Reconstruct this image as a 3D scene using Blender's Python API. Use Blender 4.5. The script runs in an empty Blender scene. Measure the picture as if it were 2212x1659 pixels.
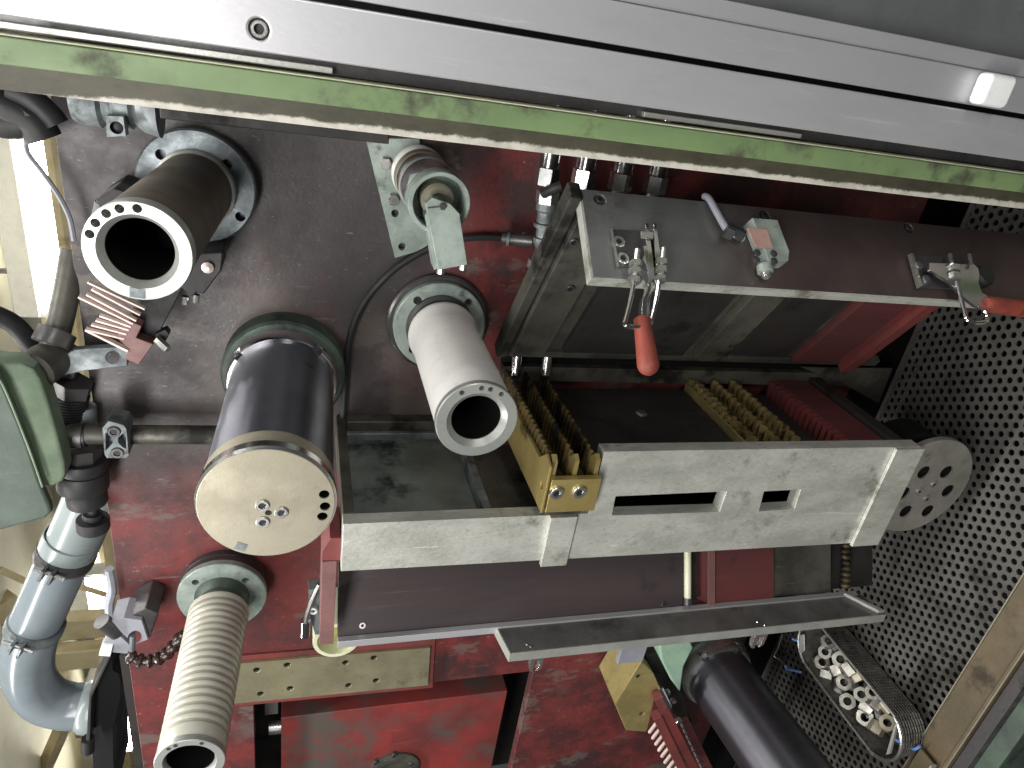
import bpy, bmesh, math, random
import numpy as np
from mathutils import Vector, Matrix, Quaternion
random.seed(7)
S = bpy.context.scene
C = S.collection
# ------------------------------------------------------------------ frame of reference
# u runs along the machine (downwards to the tray), v across it, w out of the back panel.
# The picture was taken with the phone turned on its side, so "up" (+Z) is towards the left of the frame.
F_PX, CX, CY, CAM_W = 1500.0, 1106.0, 829.5, 1.30
_u = np.array([4954, 70, 1500.]); _u /= np.linalg.norm(_u)
_ny = -.553; _nx = (-_u[2] - _ny * _u[1]) / _u[0]
_n = np.array([_nx, _ny, 1.]); _n /= np.linalg.norm(_n)
_d = np.cross(_n, _u)
MM = np.array([_u, -_d, -_n])
def W3(p): return Vector((p[1], -p[2], 1.6 - p[0]))
def D3(p): return Vector((p[1], -p[2], -p[0]))
def ray(x, y): return MM @ np.array([(x - CX) / F_PX, (y - CY) / F_PX, 1.])
CAMP = np.array([0, 0, CAM_W])
def A(x, y, w=None, u=None, v=None, plane=None):
    r = ray(x, y)
    if plane is not None:
        p0, n = plane; t = np.dot(p0 - CAMP, n) / np.dot(r, n)
    elif w is not None: t = (w - CAM_W) / r[2]
    elif u is not None: t = u / r[0]
    else: t = v / r[1]
    return CAMP + t * r
# ------------------------------------------------------------------ camera
cam = bpy.data.cameras.new('camera'); cam_o = bpy.data.objects.new('camera', cam); C.objects.link(cam_o)
cam.sensor_width = 36; cam.lens = 36 * F_PX / 2212; cam.clip_start = .02; cam.clip_end = 100
R = MM  # columns: cam x, y-down, z-fwd in uvw
cx_, cy_, cz_ = D3(R[:, 0]), D3(-R[:, 1]), D3(-R[:, 2])
cam_o.matrix_world = Matrix.Translation(W3(CAMP)) @ Matrix((cx_, cy_, cz_)).transposed().to_4x4()
S.camera = cam_o
# ------------------------------------------------------------------ light
wd = bpy.data.worlds.new('World'); S.world = wd; wd.use_nodes = True
bg = wd.node_tree.nodes['Background']; bg.inputs[0].default_value = (.95, .95, .93, 1); bg.inputs[1].default_value = .055
def area(name, p, target, sx, sy, watts, col=(1, .98, .94), along=(0, 1, 0)):
    l = bpy.data.lights.new(name, 'AREA'); l.shape = 'RECTANGLE'; l.size = sx; l.size_y = sy; l.energy = watts; l.color = col
    o = bpy.data.objects.new(name, l); C.objects.link(o)
    z = -(D3(np.array(target) - np.array(p))).normalized()
    y = D3(along); y = (y - z * y.dot(z)).normalized(); x = y.cross(z)
    o.matrix_world = Matrix.Translation(W3(p)) @ Matrix((x, y, z)).transposed().to_4x4()
    return o
# overhead rows of hall lamps (up is -u), an added front fill and a light from +v
area('hall_or_fill_light', (-2.3, -1.2, .75), (.4, -.9, .2), .16, 4.5, 125)
area('hall_or_fill_light', (-2.5, -.2, -1.5), (.0, -.8, .3), .22, 6.5, 150)
area('hall_or_fill_light', (-.85, -.9, 2.2), (.3, -.7, .1), .5, 2.2, 58)  # added front fill, brightens the faces turned to the camera
area('hall_or_fill_light', (.1, 1.7, 2.5), (.6, -.9, .2), .5, 1.6, 26, (1, .98, .95))
area('ceiling_wash', (.6, -3.0, -3.6), (-3, -3.2, -6.5), 3., 8., 130, (1, .98, .92))  # added area light hidden behind the panel to brighten the hall ceiling
S.view_settings.view_transform = 'Standard'; S.view_settings.look = 'None'; S.view_settings.gamma = 1
S.view_settings.exposure = 0.06
S.render.engine = 'CYCLES'
# ------------------------------------------------------------------ materials
def srgb(r, g, b):
    f = lambda c: ((c / 255 + .055) / 1.055) ** 2.4 if c > 10 else c / 255 / 12.92
    return (f(r), f(g), f(b), 1)
class NT:
    def __init__(s, name):
        s.m = bpy.data.materials.new(name); s.m.use_nodes = True; s.t = s.m.node_tree; s.n = s.t.nodes
        s.b = s.n['Principled BSDF']
    def new(s, ty, **k):
        n = s.n.new(ty)
        for a, v in k.items(): setattr(n, a, v)
        return n
    def link(s, a, b): s.t.links.new(a, b)
    def pos(s, scale=(1, 1, 1), loc=(0, 0, 0)):
        g = s.new('ShaderNodeNewGeometry'); mp = s.new('ShaderNodeMapping')
        mp.inputs['Scale'].default_value = scale; mp.inputs['Location'].default_value = loc
        s.link(g.outputs['Position'], mp.inputs[0]); return mp.outputs[0]
    def noise(s, vec, scale, detail=6, rough=.6):
        n = s.new('ShaderNodeTexNoise'); n.inputs['Scale'].default_value = scale; n.inputs['Detail'].default_value = detail
        n.inputs['Roughness'].default_value = rough; s.link(vec, n.inputs['Vector']); return n.outputs[0]
    def ramp(s, f, a, b, lo=0., hi=1.):
        n = s.new('ShaderNodeMapRange', interpolation_type='SMOOTHSTEP')
        n.inputs[1].default_value = a; n.inputs[2].default_value = b; n.inputs[3].default_value = lo; n.inputs[4].default_value = hi
        s.link(f, n.inputs[0]); return n.outputs[0]
    def math(s, op, a, b):
        n = s.new('ShaderNodeMath', operation=op)
        for i, q in enumerate((a, b)):
            if isinstance(q, (int, float)): n.inputs[i].default_value = q
            else: s.link(q, n.inputs[i])
        return n.outputs[0]
    def mix(s, f, a, b):
        n = s.new('ShaderNodeMix', data_type='RGBA')
        if isinstance(f, (int, float)): n.inputs[0].default_value = f
        else: s.link(f, n.inputs[0])
        for i, q in ((6, a), (7, b)):
            if isinstance(q, tuple): n.inputs[i].default_value = q
            else: s.link(q, n.inputs[i])
        return n.outputs[2]
    def bump(s, h, strength, dist=.01, normal=None):
        n = s.new('ShaderNodeBump'); n.inputs['Strength'].default_value = strength; n.inputs['Distance'].default_value = dist
        s.link(h, n.inputs['Height'])
        if normal is not None: s.link(normal, n.inputs['Normal'])
        return n.outputs[0]
    def set(s, k, v):
        if isinstance(v, (int, float, tuple)): s.b.inputs[k].default_value = v
        else: s.link(v, s.b.inputs[k])
M = {}
def mat(name, c1, c2=None, scale=9, rough=.5, rvar=.15, metal=0., grime=None, gamt=.45, gscale=5, bump=.12, bscale=160,
        stretch=(1, 1, 1), spec=.5, edge=None, fine=.25, scratch=0.):
    t = NT(name); p = t.pos(stretch); c2 = c2 or tuple(x * .75 for x in c1[:3]) + (1,)
    n1 = t.noise(p, scale, 8)
    col = t.mix(t.ramp(n1, .32, .68), c1, c2)
    nf = t.noise(p, scale * 9, 6, .7)
    col = t.mix(t.ramp(nf, .52, .78, 0, fine), col, tuple(x * .45 for x in c2[:3]) + (1,))
    if scratch:
        sc_ = t.ramp(t.noise(t.pos((90, 90, 5), (1.3, .2, 4)), 1., 7, .75), .60, .70, 0, scratch); col = t.mix(sc_, col, tuple(min(1, x * 1.6 + .03) for x in c1[:3]) + (1,))
        sd_ = t.ramp(t.noise(t.pos((7, 70, 60), (.3, 5.2, 1)), 1., 7, .75), .62, .70, 0, scratch * .8); col = t.mix(sd_, col, tuple(x * .4 for x in c2[:3]) + (1,))
    r = t.ramp(n1, .25, .75, max(.02, rough - rvar), min(1, rough + rvar))
    if grime:
        n2 = t.noise(t.pos((1, 1, 1), (3.1, 1.7, .4)), gscale, 9, .65)
        f = t.ramp(n2, .72 - gamt * .45, .86 - gamt * .45)
        col = t.mix(f, col, grime); r = t.mix(f, r, (.7, .7, .7, 1))
    t.set('Base Color', col); t.set('Roughness', r); t.set('Metallic', metal); t.set('Specular IOR Level', spec)
    if bump: t.set('Normal', t.bump(t.noise(p, bscale, 5), bump, .004))
    M[name] = t.m; return t
def emis(name, col, st):
    t = NT(name); t.set('Base Color', (0.8, .8, .8, 1)); t.set('Emission Color', col); t.set('Emission Strength', st); M[name] = t.m
GR = srgb(46, 42, 40)
mat('aluminium', srgb(205, 205, 209), srgb(178, 179, 183), 5, .42, .08, .55, srgb(120, 120, 120), .2, 9, .05, 260, (1, 1, .25), fine=.12, scratch=0.22)
mat('aluminium_dark', srgb(120, 122, 124), srgb(92, 94, 97), 4, .5, .1, .5, GR, .18, 6, .05, scratch=0.25)
mat('steel', srgb(198, 199, 194), srgb(166, 168, 163), 10, .42, .12, .55, srgb(92, 90, 82), .3, 7, .1, 240)
mat('cast_steel', srgb(204, 205, 198), srgb(166, 168, 160), 20, .5, .12, .4, srgb(118, 116, 104), .38, 9, .35, 150, (1, 1, .45), fine=.6, scratch=0.4)
mat('galvanised', srgb(132, 139, 141), srgb(92, 99, 102), 26, .5, .12, .4, srgb(48, 52, 54), .32, 12, .1, 140)
mat('grey_green_steel', srgb(168, 180, 172), srgb(130, 142, 136), 22, .5, .12, .25, srgb(64, 70, 66), .3, 14, .1, 160, scratch=0.3)
mat('dark_steel', srgb(92, 91, 91), srgb(66, 65, 67), 12, .42, .15, .5, srgb(28, 27, 26), .35, 8, .1, scratch=0.3)
mat('greasy_steel', srgb(100, 99, 90), srgb(60, 59, 54), 8, .45, .15, .3, srgb(24, 23, 21), .45, 7, .12, 120, scratch=0.3)
mat('interior_dark', srgb(58, 56, 54), srgb(40, 38, 37), 6, .5, .15, .2, srgb(20, 19, 18), .4, 6, .1)
mat('black', srgb(34, 34, 37), srgb(22, 22, 25), 10, .5, .15, 0, None, bump=.08)
mat('bore_shade', srgb(18, 18, 18), srgb(11, 11, 11), 12, .65, .1, 0, None, bump=.1, spec=.2)  # near-black that puts the shade of recesses and gaps into the colour
mat('rubber', srgb(38, 38, 41), srgb(27, 27, 29), 14, .6, .1, 0, srgb(70, 66, 62), .18, 16, .12, 110)
mat('chrome', srgb(228, 228, 230), srgb(206, 206, 208), 8, .14, .06, 1., srgb(70, 68, 66), .12, 18, 0)
mat('zinc', srgb(214, 214, 210), srgb(180, 180, 178), 16, .28, .1, .9, srgb(60, 58, 56), .25, 30, .05)
mat('brass', srgb(190, 172, 112), srgb(158, 140, 88), 10, .42, .12, .6, srgb(50, 44, 30), .3, 10, .08, scratch=0.25)
mat('brass_dull', srgb(172, 158, 106), srgb(138, 126, 82), 10, .5, .12, .4, srgb(56, 48, 34), .34, 12, .08, scratch=0.25)
mat('brass_greasy', srgb(112, 96, 58), srgb(54, 46, 32), 14, .5, .15, .3, srgb(16, 15, 13), .55, 16, .15)
mat('cream_steel', srgb(172, 166, 148), srgb(146, 140, 123), 8, .42, .1, .4, srgb(112, 104, 88), .26, 9, .06, 300, scratch=0.3)
mat('ring_steel', srgb(176, 178, 174), srgb(150, 154, 150), 9, .38, .1, .5, srgb(110, 112, 106), .22, 12, .05, 300, scratch=0.25)
mat('white_ceramic', srgb(236, 235, 231), srgb(220, 219, 215), 6, .38, .06, 0, srgb(150, 146, 138), .16, 6, .02)
mat('green_paint', srgb(122, 144, 100), srgb(100, 121, 84), 7, .45, .1, 0, srgb(70, 72, 58), .47, 8, .06, 120, (1, 1, .5), scratch=0.25)
mat('green_dirty', srgb(76, 92, 80), srgb(54, 64, 59), 12, .55, .12, 0, srgb(34, 38, 36), .4, 9, .1)
mat('green_pale', srgb(160, 190, 168), srgb(140, 170, 150), 12, .5, .1, 0, srgb(80, 84, 62), .35, 9, .08)
mat('pad_green', srgb(126, 142, 120), srgb(104, 121, 101), 16, .7, .1, 0, None, bump=.25, bscale=300)
mat('pad_dark', srgb(82, 95, 86), srgb(66, 78, 71), 10, .6, .1, 0, srgb(44, 54, 50), .3, 8, .15, 200, scratch=0.15)
mat('red_part', srgb(126, 62, 60), srgb(100, 52, 51), 10, .5, .12, 0, srgb(66, 42, 42), .34, 9, .08, scratch=0.3)
mat('red_bright', srgb(142, 57, 54), srgb(98, 47, 46), 5, .48, .12, 0, srgb(78, 70, 65), .54, 3.4, .06, scratch=0.35)
mat('red_brown', srgb(128, 92, 90), srgb(104, 74, 73), 10, .55, .12, 0, GR, .25, 10, .08, scratch=0.25)
mat('red_phenolic', srgb(102, 54, 54), srgb(78, 45, 46), 10, .48, .12, 0, GR, .25, 10, .06, 200, (1, 1, .12), scratch=0.3)
mat('phenolic', srgb(72, 62, 63), srgb(54, 47, 49), 9, .42, .12, 0, srgb(38, 34, 35), .3, 6, .06, 220, (1, 1, .1), scratch=0.35)
mat('handle_red', srgb(136, 62, 48), srgb(108, 48, 40), 22, .58, .1, 0, srgb(70, 44, 38), .36, 26, .12, 120, scratch=.25)
mat('pvc_grey', srgb(124, 133, 139), srgb(110, 120, 127), 5, .2, .05, 0, None, bump=.01, fine=.05)
mat('pvc_light', srgb(142, 151, 152), srgb(128, 138, 139), 5, .24, .05, 0, None, bump=.01, fine=.05)
mat('white_plastic', srgb(236, 238, 238), srgb(222, 224, 226), 8, .3, .06, 0, srgb(130, 130, 128), .18, 22, .02)
mat('yellow_plastic', srgb(222, 224, 200), srgb(204, 206, 172), 12, .4, .1, 0, None, bump=.02)
mat('yellow_inside', srgb(190, 186, 96), srgb(150, 152, 100), 18, .45, .1, 0, None, bump=.02)
mat('blue_tie', srgb(110, 150, 214), srgb(84, 124, 190), 20, .4, .1, 0, None, bump=.02)
mat('cream_wall', srgb(208, 205, 186), srgb(192, 189, 170), 1.2, .8, .05, 0, srgb(150, 138, 104), .18, 1.2, .02, 10)
mat('beige_beam', srgb(196, 184, 150), srgb(166, 150, 116), 2.5, .7, .1, 0, srgb(128, 112, 82), .3, 2, .03, 12)
mat('hose_brown', srgb(66, 46, 42), srgb(46, 33, 31), 14, .25, .08, 0, None, bump=.02)
mat('pink_label', srgb(186, 150, 142), srgb(160, 126, 120), 12, .5, .1, 0, GR, .25, 20, .05)
mat('grey_plastic', srgb(150, 152, 162), srgb(128, 130, 140), 9, .5, .1, 0, srgb(70, 70, 74), .25, 14, .06)
mat('sheet_steel', srgb(110, 108, 104), srgb(78, 77, 74), 7, .45, .12, .4, srgb(50, 47, 42), .44, 5, .06, scratch=0.2)
mat('frame_brown', srgb(116, 104, 84), srgb(88, 80, 64), 5, .45, .12, .3, srgb(58, 52, 40), .35, 5, .08, scratch=0.35)
mat('mesh_grey', srgb(112, 110, 105), srgb(80, 79, 75), 40, .5, .15, .4, srgb(40, 38, 35), .4, 30, .5, 420)
mat('fin_pale', srgb(226, 206, 198), srgb(204, 182, 176), 18, .45, .1, .1, srgb(120, 84, 84), .22, 26, .04)
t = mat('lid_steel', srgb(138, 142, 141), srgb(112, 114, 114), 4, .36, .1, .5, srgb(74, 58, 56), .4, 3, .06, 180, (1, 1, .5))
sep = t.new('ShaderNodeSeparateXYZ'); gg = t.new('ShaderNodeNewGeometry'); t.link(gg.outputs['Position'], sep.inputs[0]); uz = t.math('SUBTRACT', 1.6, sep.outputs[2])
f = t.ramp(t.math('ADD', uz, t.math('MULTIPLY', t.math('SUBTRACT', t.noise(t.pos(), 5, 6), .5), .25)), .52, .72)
old = t.b.inputs['Base Color'].links[0].from_socket; t.set('Base Color', t.mix(f, old, t.mix(t.ramp(t.noise(t.pos(), 7, 6), .35, .65), srgb(92, 78, 76), srgb(78, 67, 67))))  # reddish-brown reflection painted into the plate colour, growing along u
mat('strip_metal', srgb(178, 172, 142), srgb(140, 135, 110), 9, .36, .14, .55, srgb(112, 106, 84), .4, 12, .06, 200, scratch=0.45)
mat('nut_steel', srgb(168, 166, 158), srgb(132, 130, 124), 30, .42, .1, .75, srgb(90, 84, 70), .25, 40, .05)
mat('cell_grey', srgb(128, 136, 130), srgb(98, 105, 101), 9, .42, .12, .2, srgb(26, 28, 29), .42, 5, .1, scratch=0.3)
mat('blotchy_zinc', srgb(112, 119, 123), srgb(72, 78, 82), 18, .4, .12, .5, srgb(168, 174, 176), .26, 16, .1, 140)
mat('disc_steel', srgb(150, 148, 142), srgb(122, 120, 114), 10, .45, .1, .35, srgb(84, 80, 70), .33, 8, .08, scratch=.3)
mat('brass_teeth', srgb(186, 168, 116), srgb(128, 112, 72), 24, .42, .1, .5, srgb(34, 30, 22), .44, 30, .06)
mat('ledge_steel', srgb(128, 127, 125), srgb(94, 93, 92), 9, .4, .12, .45, srgb(60, 56, 52), .36, 6, .08, scratch=.35)
emis('tube_light', (1, .97, .88, 1), 30)
# polished dark roll: fine turned marks round the axis
t = mat('dark_roll', srgb(128, 129, 138), srgb(104, 105, 113), 6, .36, .05, .9, srgb(40, 40, 44), .15, 5, 0)
w_ = t.noise(t.pos((2, 420, 2)), 1.0, 3); t.set('Normal', t.bump(w_, .05, .001)); t.set('Anisotropic', .9); t.set('Anisotropic Rotation', .25)
tg = t.new('ShaderNodeTangent', direction_type='RADIAL', axis='Y'); t.link(tg.outputs[0], t.b.inputs['Tangent'])
# brown coated roll with fine winding grooves
t = mat('brown_roll', srgb(104, 94, 80), srgb(78, 70, 60), 7, .5, .1, .1, srgb(52, 46, 40), .35, 5, 0)
w_ = t.new('ShaderNodeTexWave', wave_type='BANDS', bands_direction='Y'); w_.inputs['Scale'].default_value = 150; w_.inputs['Distortion'].default_value = 1.5
t.link(t.pos(), w_.inputs[0]); t.set('Normal', t.bump(w_.outputs[1], .25, .0015))
mat('cream_roll', srgb(206, 206, 192), srgb(190, 190, 177), 6, .26, .06, .0, srgb(150, 142, 122), .2, 6, .02)
mat('cream_groove', srgb(166, 164, 150), srgb(150, 148, 135), 9, .4, .08, .0, None, bump=.02)
# flange of the green beam: greasy upper part with a ragged lower edge, bare paint below
t = NT('flange_paint'); p = t.pos((1, 1, .6)); g = t.new('ShaderNodeSeparateXYZ'); gg = t.new('ShaderNodeNewGeometry'); t.link(gg.outputs['Position'], g.inputs[0])
nz = t.noise(p, 15, 10, .8); nb = t.noise(t.pos((1, 1, 1), (0, 0, 2)), 3.2, 5)
h = t.math('ADD', g.outputs[0], t.math('MULTIPLY', t.math('SUBTRACT', nz, .5), .020)); h = t.math('ADD', h, t.math('MULTIPLY', t.math('SUBTRACT', nb, .5), .010))
h = t.math('ADD', h, t.ramp(t.math('SUBTRACT', 1.6, g.outputs[2]), -.36, .15, .0085, .0)); f = t.ramp(h, -.1205, -.1168)
base = t.mix(t.ramp(t.noise(p, 60, 6), .4, .7), srgb(200, 196, 186), srgb(172, 168, 158))
t.set('Base Color', t.mix(f, base, t.mix(t.ramp(nz, .3, .7), srgb(84, 80, 66), srgb(58, 55, 46)))); t.set('Roughness', .55); M['flange_paint'] = t.m
# red panel: red paint under a greasy grey-brown film, rubbed through towards the lower left
t = NT('panel_paint'); p = t.pos(); sep = t.new('ShaderNodeSeparateXYZ'); gg = t.new('ShaderNodeNewGeometry'); t.link(gg.outputs['Position'], sep.inputs[0])
n1 = t.noise(p, 2.6, 7, .6); n2 = t.noise(p, 9, 9, .65); n3 = t.noise(p, 60, 6, .7)
vx = sep.outputs[0]; uz = t.math('SUBTRACT', 1.6, sep.outputs[2])
zone = t.math('MAXIMUM', t.ramp(vx, -.72, -1.05), t.ramp(uz, .12, .42))
f = t.math('ADD', t.math('MULTIPLY', zone, .62), t.math('MULTIPLY', t.math('SUBTRACT', n1, .5), 1.5))
f = t.math('ADD', f, t.math('MULTIPLY', t.math('SUBTRACT', n2, .5), .5))
f = t.ramp(f, .05, .62)
red = t.mix(t.ramp(n2, .35, .65), srgb(120, 54, 53), srgb(72, 40, 41))
film = t.mix(t.ramp(n2, .3, .7), srgb(72, 66, 68), srgb(54, 50, 52))
col = t.mix(f, film, red)
grey = t.ramp(t.noise(t.pos((1, 1, 1), (5, 2, 1)), 2.4, 6, .55), .56, .68); col = t.mix(t.math('MULTIPLY', grey, .75), col, srgb(98, 90, 86))
col = t.mix(t.ramp(n3, .60, .70, 0, .45), col, srgb(142, 124, 120)); col = t.mix(t.ramp(t.noise(t.pos((1, 1, .3), (2, 2, 7)), 150, 4, .7), .64, .70, 0, .7), col, srgb(168, 152, 146)); col = t.mix(t.ramp(t.noise(t.pos((1, 1, 1), (9, 2, 7)), 34, 8, .75), .56, .66, 0, .45), col, srgb(52, 42, 43))
col = t.mix(t.ramp(t.noise(t.pos((1, 1, 1), (1, 4, 2)), 3.2, 10, .66), .53, .60, 0, .72), col, srgb(52, 44, 45))
col = t.mix(t.ramp(t.noise(t.pos((1, 1, .5), (4, 4, 2)), 4.2, 10, .7), .56, .60, 0, .6), col, srgb(104, 96, 91))
col = t.mix(t.ramp(t.noise(t.pos((70, 70, 6), (1, 2, 2)), 1, 7, .75), .61, .70, 0, .4), col, srgb(150, 132, 128))
t.set('Base Color', col); t.set('Roughness', t.ramp(n2, .3, .7, .34, .6))
t.set('Normal', t.bump(t.noise(p, 130, 5), .18, .003, t.bump(n2, .08, .01))); M['panel_paint'] = t.m
# ------------------------------------------------------------------ mesh building (all in u, v, w)
def nrm(a): a = np.array(a, float); return a / np.linalg.norm(a)
def frame(ax):
    ax = nrm(ax); h = np.array([0, 1., 0]) if abs(ax[1]) < .9 else np.array([1., 0, 0])
    x = nrm(np.cross(h, ax)); return x, np.cross(ax, x), ax
class MB:
    def __init__(s): s.v = []; s.f = []
    def add(s, vs, fs):
        o = len(s.v); s.v += [np.array(q, float) for q in vs]; s.f += [[i + o for i in f] for f in fs]; return s
    def prism(s, pts, vec):
        n = len(pts); vec = np.array(vec, float); P = [np.array(p, float) for p in pts]
        return s.add(P + [p + vec for p in P], [list(range(n))[::-1], list(range(n, 2 * n))] + [[i, (i + 1) % n, n + (i + 1) % n, n + i] for i in range(n)])
    def box(s, u0, u1, v0, v1, w0, w1): return s.prism([(u0, v0, w0), (u1, v0, w0), (u1, v1, w0), (u0, v1, w0)], (0, 0, w1 - w0))
    def obox(s, c, ax, ay, az):   # centre, three half-axis vectors
        c, ax, ay, az = (np.array(q, float) for q in (c, ax, ay, az))
        return s.prism([c - ax - ay - az, c + ax - ay - az, c + ax + ay - az, c - ax + ay - az], 2 * az)
    def lathe(s, prof, c, ax, n=48, capa=True, capb=True):
        x, y, z = frame(ax); c = np.array(c, float); vs = []; fs = []
        for r, h in prof:
            for i in range(n):
                a = 2 * math.pi * i / n; vs.append(c + z * h + x * r * math.cos(a) + y * r * math.sin(a))
        for k in range(len(prof) - 1):
            for i in range(n):
                j = (i + 1) % n; fs.append([k * n + i, k * n + j, (k + 1) * n + j, (k + 1) * n + i])
        if capa: fs.append(list(range(n))[::-1])
        if capb: fs.append([(len(prof) - 1) * n + i for i in range(n)])
        return s.add(vs, fs)
    def cyl(s, a, b, r, n=24, r2=None):
        a = np.array(a, float); b = np.array(b, float); L = np.linalg.norm(b - a)
        return s.lathe([(r, 0), (r if r2 is None else r2, L)], a, b - a, n)
    def tube(s, pts, r, n=10, closed=False, sub=6):
        P = [np.array(p, float) for p in pts]; Q = []
        m = len(P)
        if sub > 1:
            for i in range(m if closed else m - 1):
                p0 = P[(i - 1) % m] if closed or i > 0 else P[0]; p1 = P[i]; p2 = P[(i + 1) % m]
                p3 = P[(i + 2) % m] if closed or i + 2 < m else P[-1]
                for k in range(sub):
                    t = k / sub; Q.append(.5 * (2 * p1 + (p2 - p0) * t + (2 * p0 - 5 * p1 + 4 * p2 - p3) * t * t + (3 * p1 - p0 - 3 * p2 + p3) * t ** 3))
            if not closed: Q.append(P[-1])
        else: Q = P
        m = len(Q); vs = []; fs = []; x = None
        for i, q in enumerate(Q):
            d = nrm(Q[(i + 1) % m] - Q[i - 1]) if closed else nrm(Q[min(i + 1, m - 1)] - Q[max(i - 1, 0)])
            if x is None: x, y, _ = frame(d)
            else: x = nrm(x - d * np.dot(x, d)); y = np.cross(d, x)
            rr = r(i / (m - 1)) if callable(r) else r
            for k in range(n):
                a = 2 * math.pi * k / n; vs.append(q + x * rr * math.cos(a) + y * rr * math.sin(a))
        for i in range(m if closed else m - 1):
            for k in range(n):
                l = (k + 1) % n; j = (i + 1) % m; fs.append([i * n + k, i * n + l, j * n + l, j * n + k])
        if not closed: fs += [list(range(n))[::-1], [(m - 1) * n + k for k in range(n)]]
        return s.add(vs, fs)
    def mesh(s, org):
        me = bpy.data.meshes.new('m'); bm = bmesh.new(); vv = [bm.verts.new(W3(p) - org) for p in s.v]
        for f in s.f:
            try: bm.faces.new([vv[i] for i in f])
            except ValueError: pass
        bmesh.ops.recalc_face_normals(bm, faces=bm.faces); bm.to_mesh(me); bm.free(); return me
    def centre(s): a = np.array(s.v); return (a.min(0) + a.max(0)) / 2
def shade(me, ang=32):
    bm = bmesh.new(); bm.from_mesh(me)
    for f in bm.faces: f.smooth = True
    for e in bm.edges:
        if len(e.link_faces) != 2 or e.calc_face_angle(0) > math.radians(ang): e.smooth = False
    bm.to_mesh(me); bm.free()
def thing(name, label, cat, org, group=None):
    o = bpy.data.objects.new(name, None); C.objects.link(o); o.empty_display_size = .02; o.location = W3(org)
    o['label'] = label; o['category'] = cat
    if group: o['group'] = group
    return o
def wloc(o):
    l = Vector(o.location)
    while o.parent: o = o.parent; l += o.location
    return l
def part(parent, name, mb, m, cut=None, bevel=0, ang=32, label=None, kind=None, cat=None, group=None):
    c = W3(mb.centre()); me = mb.mesh(c)
    o = bpy.data.objects.new(name, me); C.objects.link(o)
    if cut is not None:
        k = bpy.data.objects.new('k', cut.mesh(c)); C.objects.link(k)
        md = o.modifiers.new('b', 'BOOLEAN'); md.operation = 'DIFFERENCE'; md.object = k; md.solver = 'EXACT'; md.use_self = True
        bpy.context.view_layer.update(); dg = bpy.context.evaluated_depsgraph_get()
        me2 = bpy.data.meshes.new_from_object(o.evaluated_get(dg)); o.modifiers.clear(); o.data = me2
        bpy.data.objects.remove(k); me = me2
    shade(me, ang); me.materials.clear(); me.materials.append(M[m]); me.name = name
    if bevel:
        md = o.modifiers.new('bevel', 'BEVEL'); md.width = bevel; md.segments = 2; md.limit_method = 'ANGLE'; md.angle_limit = math.radians(40); md.harden_normals = True
    if parent is not None: o.parent = parent; o.location = c - wloc(parent)
    else: o.location = c
    if label: o['label'] = label
    if cat: o['category'] = cat
    if group: o['group'] = group
    if kind: o['kind'] = kind
    return o
def solo(name, mb, m, label, cat, group=None, **k): return part(None, name, mb, m, label=label, cat=cat, group=group, **k)
def hexa(a, b, r): return MB().cyl(a, b, r, 6)
def socket_bolt(parent, p, ax, r, m='zinc', name='bolt', h=None):
    ax = nrm(ax); h = h or r * .35; p = np.array(p, float)
    o = part(parent, name, MB().lathe([(r, -r * .6), (r, h * .75), (r * .9, h), (r * .56, h), (r * .56, h * .1)], p, ax, 20), m)
    part(o, 'socket', MB().lathe([(r * .5, 0), (r * .5, h * .5)], p, ax, 6), 'black'); return o
def hex_bolt(parent, p, ax, r, h, m='zinc', name='bolt'):
    ax = nrm(ax); p = np.array(p, float); return part(parent, name, MB().lathe([(r, -h * .3), (r, h * .8), (r * .86, h)], p, ax, 6), m, ang=20)
WAX = (0, 0, 1.)
def poly(pts, w): return [A(x, y, w) for x, y in pts]
# ================================================================== SETTING
UL = -.38; U0 = 1.488
# --- hall behind, seen past the left edge of the panel
def struct(name, mb, m, parent=None, **k): return part(parent, name, mb, m, kind='structure', **k)
struct('hall_ceiling', MB().box(-3.02, -2.9, -16, 4, -16, 3.5), 'cream_wall')
struct('hall_wall', MB().box(-2.9, 6, -16, 4, -16.2, -16), 'cream_wall')
def fluoro(y0, y1, label):
    a, b = A(*y0, -6), A(*y1, -6)
    um = (a[0] + b[0]) / 2
    t = thing('fluorescent_lamp', label, 'lamp', ((um), (a[1] + b[1]) / 2, -6), 'hall lamps')
    v0, v1 = b[1], a[1]
    part(t, 'tube', MB().cyl((um, v0, -6), (um, v1, -6), .125, 16), 'tube_light')
    part(t, 'housing', MB().box(um - .34, um - .13, v0 - .05, v1 + .05, -6.12, -5.88), 'white_plastic', bevel=.01)
    for v in (v0, v1): part(t, 'lamp_holder', MB().box(um - .14, um + .1, v - .05 if v == v0 else v, v if v == v0 else v + .05, -6.1, -5.9), 'white_plastic')
    for k in (.2, .8):
        vv = v0 + (v1 - v0) * k; part(t, 'hanger', MB().box(-2.9, um - .34, vv - .02, vv + .02, -6.02, -5.98), 'grey_plastic')
fluoro((62, 240), (124, 668), 'bright fluorescent lamp beside the top left edge of the red panel')
fluoro((212, 1235), (232, 1330), 'short lit stretch of fluorescent lamp right of the upper grey duct')
fluoro((250, 1455), (281, 1605), 'lit fluorescent lamp behind the black damper below the duct')
for x0, x1, w, lab in ((22, 78, -6.3, 'long beige ceiling beam left of the bright fluorescent lamp'),):
    a = A(x0, 300, w); b = A(x1, 300, w)
    solo('ceiling_beam', MB().box(a[0], b[0], -14, 3, w - .2, w), 'beige_beam', lab, 'beam', 'hall beams', bevel=.01)
a = A(92, 300, -5.4); b = A(108, 300, -5.4)
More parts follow.
